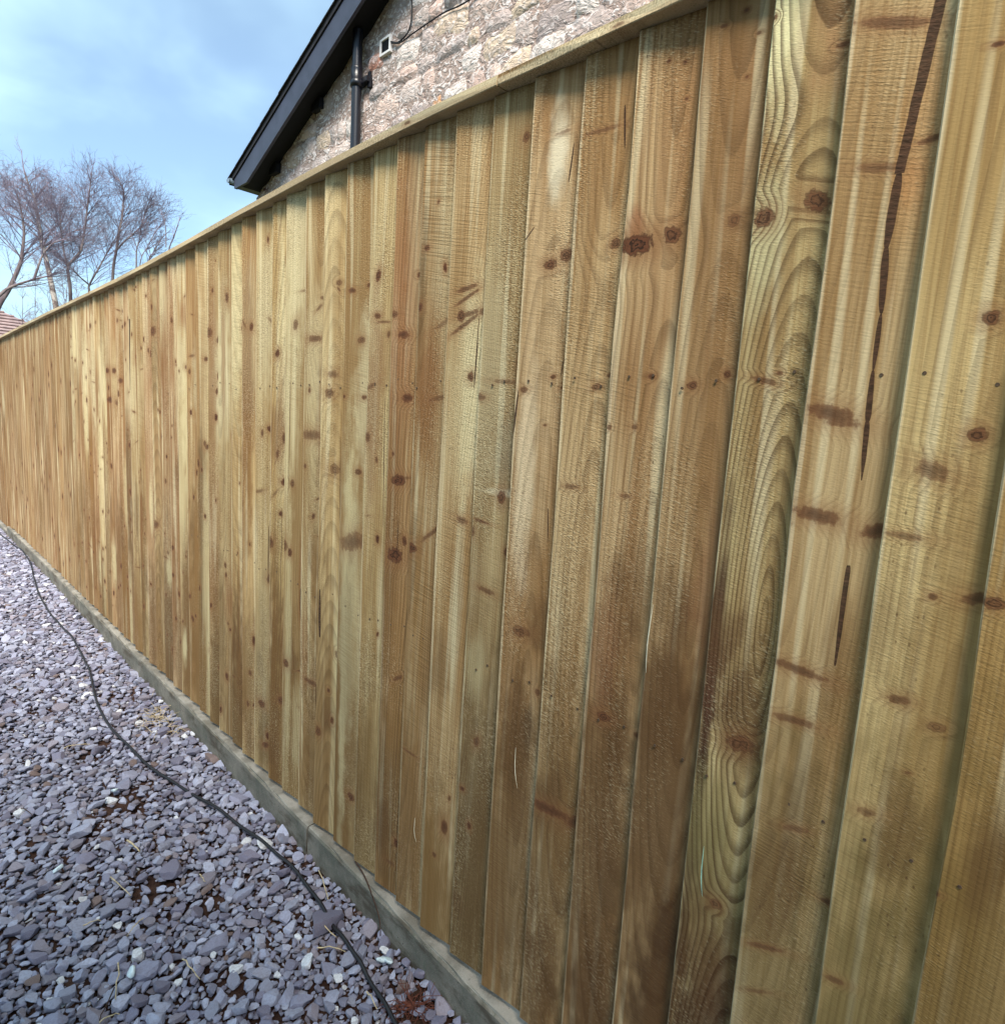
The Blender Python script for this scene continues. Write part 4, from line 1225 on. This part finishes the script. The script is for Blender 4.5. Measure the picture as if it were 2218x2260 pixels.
# soil pipe
PY, PX = 6.26, HX - 0.10
v, f = tubes([([hl((PX, PY, z)) for z in (0.0, 2.0, 3.5, 4.6, 5.36)], [0.052] * 5)], 20)
pipe = link('soil_pipe', np_mesh('soil_pipe', v, f, True), MAT_BLACKPIPE, house)
zc = 4.93
v, f = tubes([([hl((PX, PY, z)) for z in (zc - 0.12, zc - 0.119, zc - 0.06, zc - 0.055, zc + 0.05, zc + 0.07, zc + 0.071)], [0.053, 0.066, 0.068, 0.060, 0.060, 0.064, 0.053])], 20)
link('pipe_collar', np_mesh('pipe_collar', v, f, True), MAT_BLACKPIPE, pipe)
bm = bmesh.new()
box_bm(bm, hl((PX + 0.03, PY - 0.14, zc - 0.08)), hl((HX + 0.01, PY + 0.02, zc - 0.03)))
box_bm(bm, hl((HX - 0.035, PY - 0.15, zc - 0.13)), hl((HX + 0.012, PY - 0.10, zc + 0.02)))
link('pipe_bracket', bm_mesh('pipe_bracket', bm, 0.002), MAT_BLACKPIPE, pipe)
# wall vent: white frame round a dark grille
VY, VZ, HW, HH = 5.86, 5.105, 0.092, 0.080
vent = empty('wall_vent')
vent.parent = house
vent.location = hl((HX - 0.012, VY, VZ))
bm = bmesh.new()
box_bm(bm, (-0.02, -HW, -HH), (0.02, -HW + 0.022, HH))
box_bm(bm, (-0.02, HW - 0.022, -HH), (0.02, HW, HH))
box_bm(bm, (-0.02, -HW + 0.0225, HH - 0.022), (0.02, HW - 0.0225, HH))
box_bm(bm, (-0.02, -HW + 0.0225, -HH), (0.02, HW - 0.0225, -HH + 0.022))
link('vent_frame', bm_mesh('vent_frame', bm, 0.002), MAT_VENT, vent)
bm = bmesh.new()
for k in range(7):
    z = -HH + 0.03 + k * (2 * HH - 0.06) / 6
    box_bm(bm, (-0.008, -HW + 0.023, z - 0.008), (0.012, HW - 0.023, z + 0.004), Matrix.Identity(4))
box_bm(bm, (0.0125, -HW + 0.023, -HH + 0.023), (0.018, HW - 0.023, HH - 0.023))
link('vent_grille', bm_mesh('vent_grille', bm), MAT_GRILLE, vent)
# cables clipped to the wall
for pts in CABLES:
    p = smooth_path([(HX - 0.022, a, b) for a, b in pts], 40)
    v, f = tubes([([hl(q) for q in p], [0.0075] * len(p))], 6)
    link('wall_cable', np_mesh('wall_cable', v, f, True), MAT_CABLE, house)

# rubble stones: irregular, hardly proud of the smeared mortar
rs = np.random.default_rng(8)


def stone_proto(r):
    """a squarish, worn face of stone with a ragged outline, its rim sunk behind the mortar"""
    a_, b_ = 6, 5
    VV, FF = [], []
    for i in range(a_):
        for j in range(b_):
            p, q = -1 + 2 * i / (a_ - 1), -1 + 2 * j / (b_ - 1)
            p2, q2 = p * math.sqrt(1 - 0.30 * q * q), q * math.sqrt(1 - 0.30 * p * p)
            rim = i in (0, a_ - 1) or j in (0, b_ - 1)
            p2 += r.normal(0, 0.06)
            q2 += r.normal(0, 0.07)
            VV.append((0.018 if rim else -0.016 - abs(r.normal(0, 0.012)), -p2, q2))
    for i in range(a_ - 1):
        for j in range(b_ - 1):
            FF.append((i * b_ + j, i * b_ + j + 1, (i + 1) * b_ + j + 1, (i + 1) * b_ + j))
    me = mesh_from('wall_stone', VV, FF, True)
    me.materials.append(MAT_STONE)
    return me


PROTO = [stone_proto(rs) for _ in range(16)]
STONE_COL = [(190, 174, 166), (178, 162, 156), (198, 174, 162), (166, 154, 150), (210, 198, 190), (196, 168, 156), (200, 178, 156), (158, 144, 140)]
z = 3.55
count = 0
while z < 6.2:
    hgt = rs.uniform(0.13, 0.26)
    y = HY1 - 0.02 - rs.uniform(0, 0.1)
    while y > 1.9:
        wd = rs.uniform(0.14, 0.5)
        yc, zc_ = y - wd / 2, z + hgt / 2 + rs.normal(0, 0.012)
        if zc_ + hgt / 2 < wall_top(yc) + 0.03 and count < 300 and rs.uniform() < 0.9 and abs(yc - PY) > wd * 0.4 + 0.02:
            if not (abs(yc - VY) < HW + wd / 2 and abs(zc_ - VZ) < HH + hgt / 2):
                o = bpy.data.objects.new('wall_stone', PROTO[int(rs.integers(len(PROTO)))])
                COL.objects.link(o)
                o.parent = house
                o.location = hl((HX - 0.0, yc, zc_))
                o.scale = (rs.uniform(0.35, 0.75), wd / 2 * 1.12, hgt / 2 * rs.uniform(1.04, 1.18))
                o.rotation_euler = (rs.normal(0, 0.07), 0, rs.normal(0, 0.02))
                c = STONE_COL[int(rs.integers(len(STONE_COL)))]
                q = rs.uniform()
                if q < 0.045: c = (128, 74, 62)
                elif q < 0.09: c = (186, 140, 104)
                elif q < 0.14: c = (222, 216, 212)
                o['stone_colour'] = list(lin(*c))
                o['seed'] = float(rs.uniform(0, 90))
                count += 1
        y -= wd + rs.uniform(0.0, 0.03)
    z += hgt + rs.uniform(0.0, 0.02)
for (y, zz, wd, hgt, c) in ((6.42, 4.16, 0.22, 0.13, (176, 110, 84)), (5.70 + 0.35, 5.02, 0.30, 0.22, (190, 132, 112)), (8.62, 4.31, 0.14, 0.1, (92, 66, 60))):
    o = bpy.data.objects.new('wall_stone', PROTO[3])
    COL.objects.link(o)
    o.parent = house
    o.location = hl((HX - 0.004, y, zz))
    o.scale = (0.8, wd / 2, hgt / 2)
    o['stone_colour'] = list(lin(*c))
    o['seed'] = 4.0
    o['label'] = 'reddish brick-like stone'

# ------------------------------------------------------------------ far house
far = empty('distant_house', (3, 34, 0))
tag(far, 'distant house with faded red tiled roof beyond the birch', 'house')
F0 = Vector((3, 34, 0))
fl_ = lambda p: (p[0] - F0.x, p[1] - F0.y, p[2] - F0.z)
VV = [fl_(p) for p in ((-6, 34, 3.75), (6.4, 34, 3.75), (2.6, 37, 5.6), (-6, 37, 5.6), (6.4, 40, 3.75), (-6, 40, 3.75))]
froof = link('roof', mesh_from('roof', VV, [(0, 1, 2, 3), (1, 4, 2), (4, 5, 3, 2), (5, 0, 3)]), MAT_FARTILE, far)
for k in range(12):
    t0 = k / 12.0
    a = np.array((-6, 34, 3.75)) * (1 - t0) + np.array((-6, 37, 5.6)) * t0
    b = np.array((6.4, 34, 3.75)) * (1 - t0) + np.array((2.6, 37, 5.6)) * t0
    bm = bmesh.new()
    v, f = tubes([([fl_(a + (0, -0.03, 0.03)), fl_(b + (-0.05, -0.03, 0.03))], [0.045, 0.045])], 4)
    link('tile_course', np_mesh('tile_course', v, f), MAT_FARTILE, froof)
bm = bmesh.new()
box_bm(bm, fl_((-5.7, 34.3, 0)), fl_((6.1, 39.7, 3.74)))
link('wall', bm_mesh('wall', bm), MAT_FARWALL, far)
bm = bmesh.new()
box_bm(bm, fl_((-6, 33.88, 3.62)), fl_((6.4, 34.0, 3.76)))
link('gutter', bm_mesh('gutter', bm, 0.01), MAT_FARWALL, far)

# ------------------------------------------------------------------ bare winter trees
rt_ = np.random.default_rng(21)


def grow(paths, start, d, length, rad, depth, r, droop, spread, nsub, out_twigs):
    """one branch and its side shoots; thin ends go to out_twigs"""
    n = 5
    pts = [np.array(start, float)]
    d = np.array(d, float)
    d /= np.linalg.norm(d)
    for k in range(n):
        d = d + r.normal(0, 0.075, 3) + np.array((0, 0, -droop * (0.4 + k / n)))
        d /= np.linalg.norm(d)
        pts.append(pts[-1] + d * length / n)
    radii = np.linspace(rad, rad * 0.35, n + 1)
    (paths if rad >= 0.0084 else out_twigs).append((pts, radii))
    if depth <= 0:
        return
    for _ in range(nsub):
        q = r.uniform(0.25, 1.0)
        k = min(int(q * n), n - 1)
        p = pts[k] + (pts[k + 1] - pts[k]) * (q * n - k)
        dd = (pts[k + 1] - pts[k]) / (length / n)
        side = np.cross(dd, r.normal(0, 1, 3))
        side /= np.linalg.norm(side) + 1e-9
        nd = dd * 0.95 + side * spread
        grow(paths, p, nd, length * r.uniform(0.45, 0.78), max(rad * (1 - 0.6 * q) * 0.5, 0.0026), depth - 1, r, droop * 1.4, spread * 0.9, max(2, nsub - 2), out_twigs)


def tree(name, label, stems, r0, sub, droop=0.0, spread=0.75, bark=None, twig=None, length=1.3, depth=3, start=0.25, group=None, nsub=5, z_base=0.0):
    """stems: measured centre lines; each carries side branches from start upwards"""
    base = stems[0][0]
    root = empty(name, (base[0], base[1], z_base))
    tag(root, label, 'tree', group)
    o = np.array((base[0], base[1], z_base))
    thick, limbs, twigs = [], [], []
    for si, s in enumerate(stems):
        P = smooth_path(s, 26)
        if si == 0:
            P = np.vstack([(P[0][0] - 0.04, P[0][1], z_base - 0.05), P])
        rr = np.linspace(r0 if si == 0 else r0 * 0.62, r0 * 0.22, len(P))
        thick.append((P - o, rr))
        for _ in range(sub if si == 0 else int(sub * 0.75)):
            q = rt_.uniform(start, 1.0)
            k = min(int(q * (len(P) - 1)), len(P) - 2)
            d = P[k + 1] - P[k]
            d /= np.linalg.norm(d)
            a = rt_.uniform(0, 2 * np.pi)
            side = np.array((math.cos(a), math.sin(a), 0.15))
            grow(limbs, P[k] - o, d * 0.75 + side * spread, length * rt_.uniform(0.6, 1.05) * (1.2 - 0.9 * q), max(rr[k] * 0.34, 0.0085), depth, rt_, droop, 0.7, nsub, twigs)
        grow(limbs, P[-1] - o, P[-1] - P[-2], length * 0.28, r0 * 0.2, 2, rt_, 0.0, 0.55, 4, twigs)
    v, f = tubes(thick, 9)
    link('trunk', np_mesh('trunk', v, f, True), bark, root)
    v, f = tubes(limbs or [twigs[0]], 4)
    br = link('branches', np_mesh('branches', v, f, True), twig, root)
    v, f = tubes(twigs or [limbs[-1]], 3)
    tw = link('twigs', np_mesh('twigs', v, f, True), twig, root)
    tw['kind'] = 'stuff'
    return root


tree('birch_tree', 'weeping birch with pale trunk and drooping purple twigs', [BIRCH], 0.078, 46, 0.13, 0.9, MAT_BIRCH, MAT_TWIGS, 1.9, 3, 0.45, nsub=5)
tree('bare_tree', 'bare tree with pale leaning trunk at the fence corner, left of the birch', [LEFT_TREE], 0.055, 34, 0.0, 0.85, MAT_BARK, MAT_DARKTWIGS, 1.7, 3, 0.4)
tree('bare_tree', 'dark low bough curving in front of the birch trunk', [LEFT_BOUGH, LEFT_RISER], 0.038, 20, -0.02, 0.8, MAT_BARK, MAT_DARKTWIGS, 1.5, 3, 0.4)
tree('bare_tree', 'dark tree forking into two stems just right of the birch', [SPLIT_TREE, SPLIT_ARM], 0.044, 36, -0.02, 0.7, MAT_BARK, MAT_DARKTWIGS, 1.4, 3, 0.35)
tree('bare_tree', 'low dark tree forking close above the fence top', [FORK_TREE, FORK_ARM], 0.036, 30, -0.02, 0.75, MAT_BARK, MAT_DARKTWIGS, 1.5, 3, 0.3)
tree('bare_tree', 'tallest upright bare tree right of the birch with a long side arm', [TALL_TREE, TALL_ARM], 0.040, 40, -0.03, 0.65, MAT_BARK, MAT_DARKTWIGS, 1.2, 3, 0.3)
tree('bare_tree', 'slim upright bare tree between the tall tree and the shrubs', [THIN_TREE], 0.022, 24, -0.03, 0.65, MAT_BARK, MAT_DARKTWIGS, 0.6, 3, 0.3, nsub=3)
tree('bare_shrub', 'leaning bare shrub of fine stems left of the sparse shoots', [LEAN_SHRUB, MID_SHRUB], 0.020, 22, -0.03, 0.65, MAT_BARK, MAT_DARKTWIGS, 0.55, 3, 0.3, nsub=3)
tree('bare_shrub', 'sparse upright shoots of a bare shrub nearest the house', [EDGE_SHRUB, EDGE_ARM], 0.018, 6, -0.05, 0.5, MAT_BARK, MAT_DARKTWIGS, 0.5, 1, 0.4, nsub=2)

for (x, y, n_, wdt, h_, lab) in ((2.4, 23.0, 8, 1.7, 5.4, 'low thicket of fine bare twigs behind the birch and the leaning tree'),
                                 (4.6, 23.5, 9, 1.6, 6.0, 'low thicket of fine bare twigs behind the two forking trees'),
                                 (6.5, 22.5, 9, 1.2, 6.1, 'low thicket of fine bare twigs around the tallest upright tree')):
    stems = []
    for k in range(n_):
        a = x + wdt * (2 * (k + 0.5) / n_ - 1) + rt_.normal(0, 0.1)
        l_ = rt_.normal(0, 0.25)
        stems.append([(a, y + rt_.normal(0, 0.3), 0.0), (a + l_ * 0.4, y, h_ * 0.45), (a + l_, y, h_ * rt_.uniform(0.8, 1.05))])
    tree('bare_thicket', lab, stems, 0.022, 14, -0.02, 0.8, MAT_BARK, MAT_TWIGS, 1.0, 2, 0.45, nsub=5)

# ------------------------------------------------------------------ things lying on the gravel
P = smooth_path(CABLE, 220)
P[:, 2] = 0.033 + 0.004 * np.sin(np.arange(220) * 0.27) + 0.003 * np.sin(np.arange(220) * 0.61)
v, f = tubes([(P, [0.0047] * len(P))], 10)
tag(link('cable', np_mesh('cable', v, f, True), MAT_CABLE), 'long black cable snaking over the gravel along the fence', 'cable')
STALK_LABELS = ['short thick straw-white stalk, stubbiest of those on the gravel', 'pale straight stalk slanting down to the right near the bottom of the photo',
                'pale stalk that stands almost upright in the foreground gravel', 'pale stalk slanting down to the left in the middle of the near gravel',
                'thin greyish stalk slanting right, left of the bare soil patch', 'pale stalk cut by the bottom edge of the photo', 'long dark twig beside the almost upright pale stalk',
                'short dark twig farthest left on the gravel', 'thin nearly level stalk left of the slanting stalk in the near gravel', 'tiny pale splinter right of the bare soil patch',
                'level stalk just left of the black cable low in the photo', 'pale stalk touching the black cable beside the concrete panel', 'thin upright stalk between black cable and concrete panel',
                'shortest pale stalk beside the cable at the bottom of the photo', '', 'thin level stalk farthest up the gravel, left of the cable']
CHIP_LABELS = ['larger of the paired bluish white chips beside the concrete panel', 'smaller of the paired bluish white chips beside the concrete panel',
               'bluish white chip on the bare soil left of the cable', 'bluish white chip at the left side of the gravel', 'bluish white chip lowest in the foreground gravel']
for k, (a, b) in enumerate(STALKS):
    a, b = np.array(a), np.array(b)
    dark = k in (6, 7)
    if not STALK_LABELS[k]:
        continue
    n = 6
    pts = [a + (b - a) * t + np.array((0, 0, 0.006 * math.sin(math.pi * t))) + rng.normal(0, 0.0012, 3) for t in np.linspace(0, 1, n)]
    rad = 0.0030 if k == 0 else 0.0017
    v, f = tubes([(pts, np.linspace(rad, rad * 0.6, n))], 5)
    o = link('dry_stalk' if not dark else 'twig', np_mesh('dry_stalk', v, f, True), MAT_TWIG if dark else MAT_STRAW)
    tag(o, STALK_LABELS[k], 'twig' if dark else 'stalk', 'stalks and twigs on the gravel')
pv, pf = chip_protos(2, 6, rng)
for k, c in enumerate(CHIPS):
    q = pv[k % 6] * np.array((0.016, 0.012, 0.010))
    o = link('pale_chip', np_mesh('pale_chip', q, pf, False), MAT_CHIP, None, (c[0], c[1], 0.032), (0.2 * k, 0.3, k * 1.1))
    tag(o, CHIP_LABELS[k], 'stone', 'white chips on the gravel')
# tangle of reddish roots against the panel
paths = []
for _ in range(60):
    p0 = np.array((-0.105 + rng.normal(0, 0.004), 0.975 + rng.normal(0, 0.006), 0.02))
    d = rng.normal(0, 1, 3) * (1, 1, 0.4)
    d /= np.linalg.norm(d)
    pts = [p0]
    for _k in range(5):
        d = d + rng.normal(0, 0.5, 3) * (1, 1, 0.5)
        d /= np.linalg.norm(d)
        q = pts[-1] + d * 0.016
        q[2] = max(q[2], 0.012)
        pts.append(q)
    paths.append((pts, np.linspace(0.0012, 0.0005, 6)))
v, f = tubes(paths, 4)
tag(link('dry_weed', np_mesh('dry_weed', v, f, True), MAT_ROOT), 'tangle of dry reddish weed roots against the concrete panel', 'weed')
# wisp of dry straw-coloured grass at the foot of the panel
paths = []
for _ in range(70):
    p0 = np.array((-0.11 + rng.normal(0, 0.025), 2.72 + rng.normal(0, 0.09), 0.02 + abs(rng.normal(0, 0.006))))
    d = rng.normal(0, 1, 3) * (1, 1, 0.25)
    d /= np.linalg.norm(d)
    paths.append(([p0, p0 + d * 0.03 + (0, 0, 0.006), p0 + d * 0.06], [0.0010, 0.0009, 0.0005]))
v, f = tubes(paths, 4)
tag(link('dry_grass', np_mesh('dry_grass', v, f, True), MAT_STRAW), 'wisp of dry straw-coloured grass where gravel meets the concrete panel', 'dry grass')
# thin vine stem draped over the panel's edge
pts = smooth_path([(-0.020, 1.36, 0.118), (-0.028, 1.30, 0.112), (-0.041, 1.235, 0.088), (-0.046, 1.20, 0.06), (-0.055, 1.18, 0.03)], 20)
v, f = tubes([(pts, np.linspace(0.0022, 0.0012, 20))], 5)
tag(link('vine_stem', np_mesh('vine_stem', v, f, True), MAT_TWIG), 'thin dead vine stem hanging over the concrete panel edge', 'vine')

# ------------------------------------------------------------------ unseen house wall and roof, added left of the camera to shade the fence
shade_house = empty('added_shade_house', (-2.55, -2.0, 0))
tag(shade_house, 'unseen house wall and roof added across the path to shade the fence', 'house')
bm = bmesh.new()
box_bm(bm, (-6.0, WALL_Y0 + 2.0, 0), (0.0, WALL_Y1 + 2.0, WALL_H))
link('wall', bm_mesh('wall', bm), MAT_ADDED_WALL, shade_house)
bm = bmesh.new()
vs_ = [(0.3, WALL_Y0 + 1.7, WALL_H - 0.05), (0.3, WALL_Y1 + 2.3, WALL_H - 0.05), (-3.0, WALL_Y1 + 2.3, WALL_H + 1.6), (-3.0, WALL_Y0 + 1.7, WALL_H + 1.6), (-6.3, WALL_Y1 + 2.3, WALL_H - 0.05), (-6.3, WALL_Y0 + 1.7, WALL_H - 0.05)]
me = mesh_from('roof', vs_ + [(a, b, c + 0.09) for a, b, c in vs_], [(0, 3, 2, 1), (3, 5, 4, 2), (6, 7, 8, 9), (9, 8, 10, 11), (0, 1, 7, 6), (5, 11, 10, 4), (1, 2, 8, 7), (2, 4, 10, 8), (0, 6, 9, 3), (3, 9, 11, 5)])
link('roof', me, MAT_TILE, shade_house)
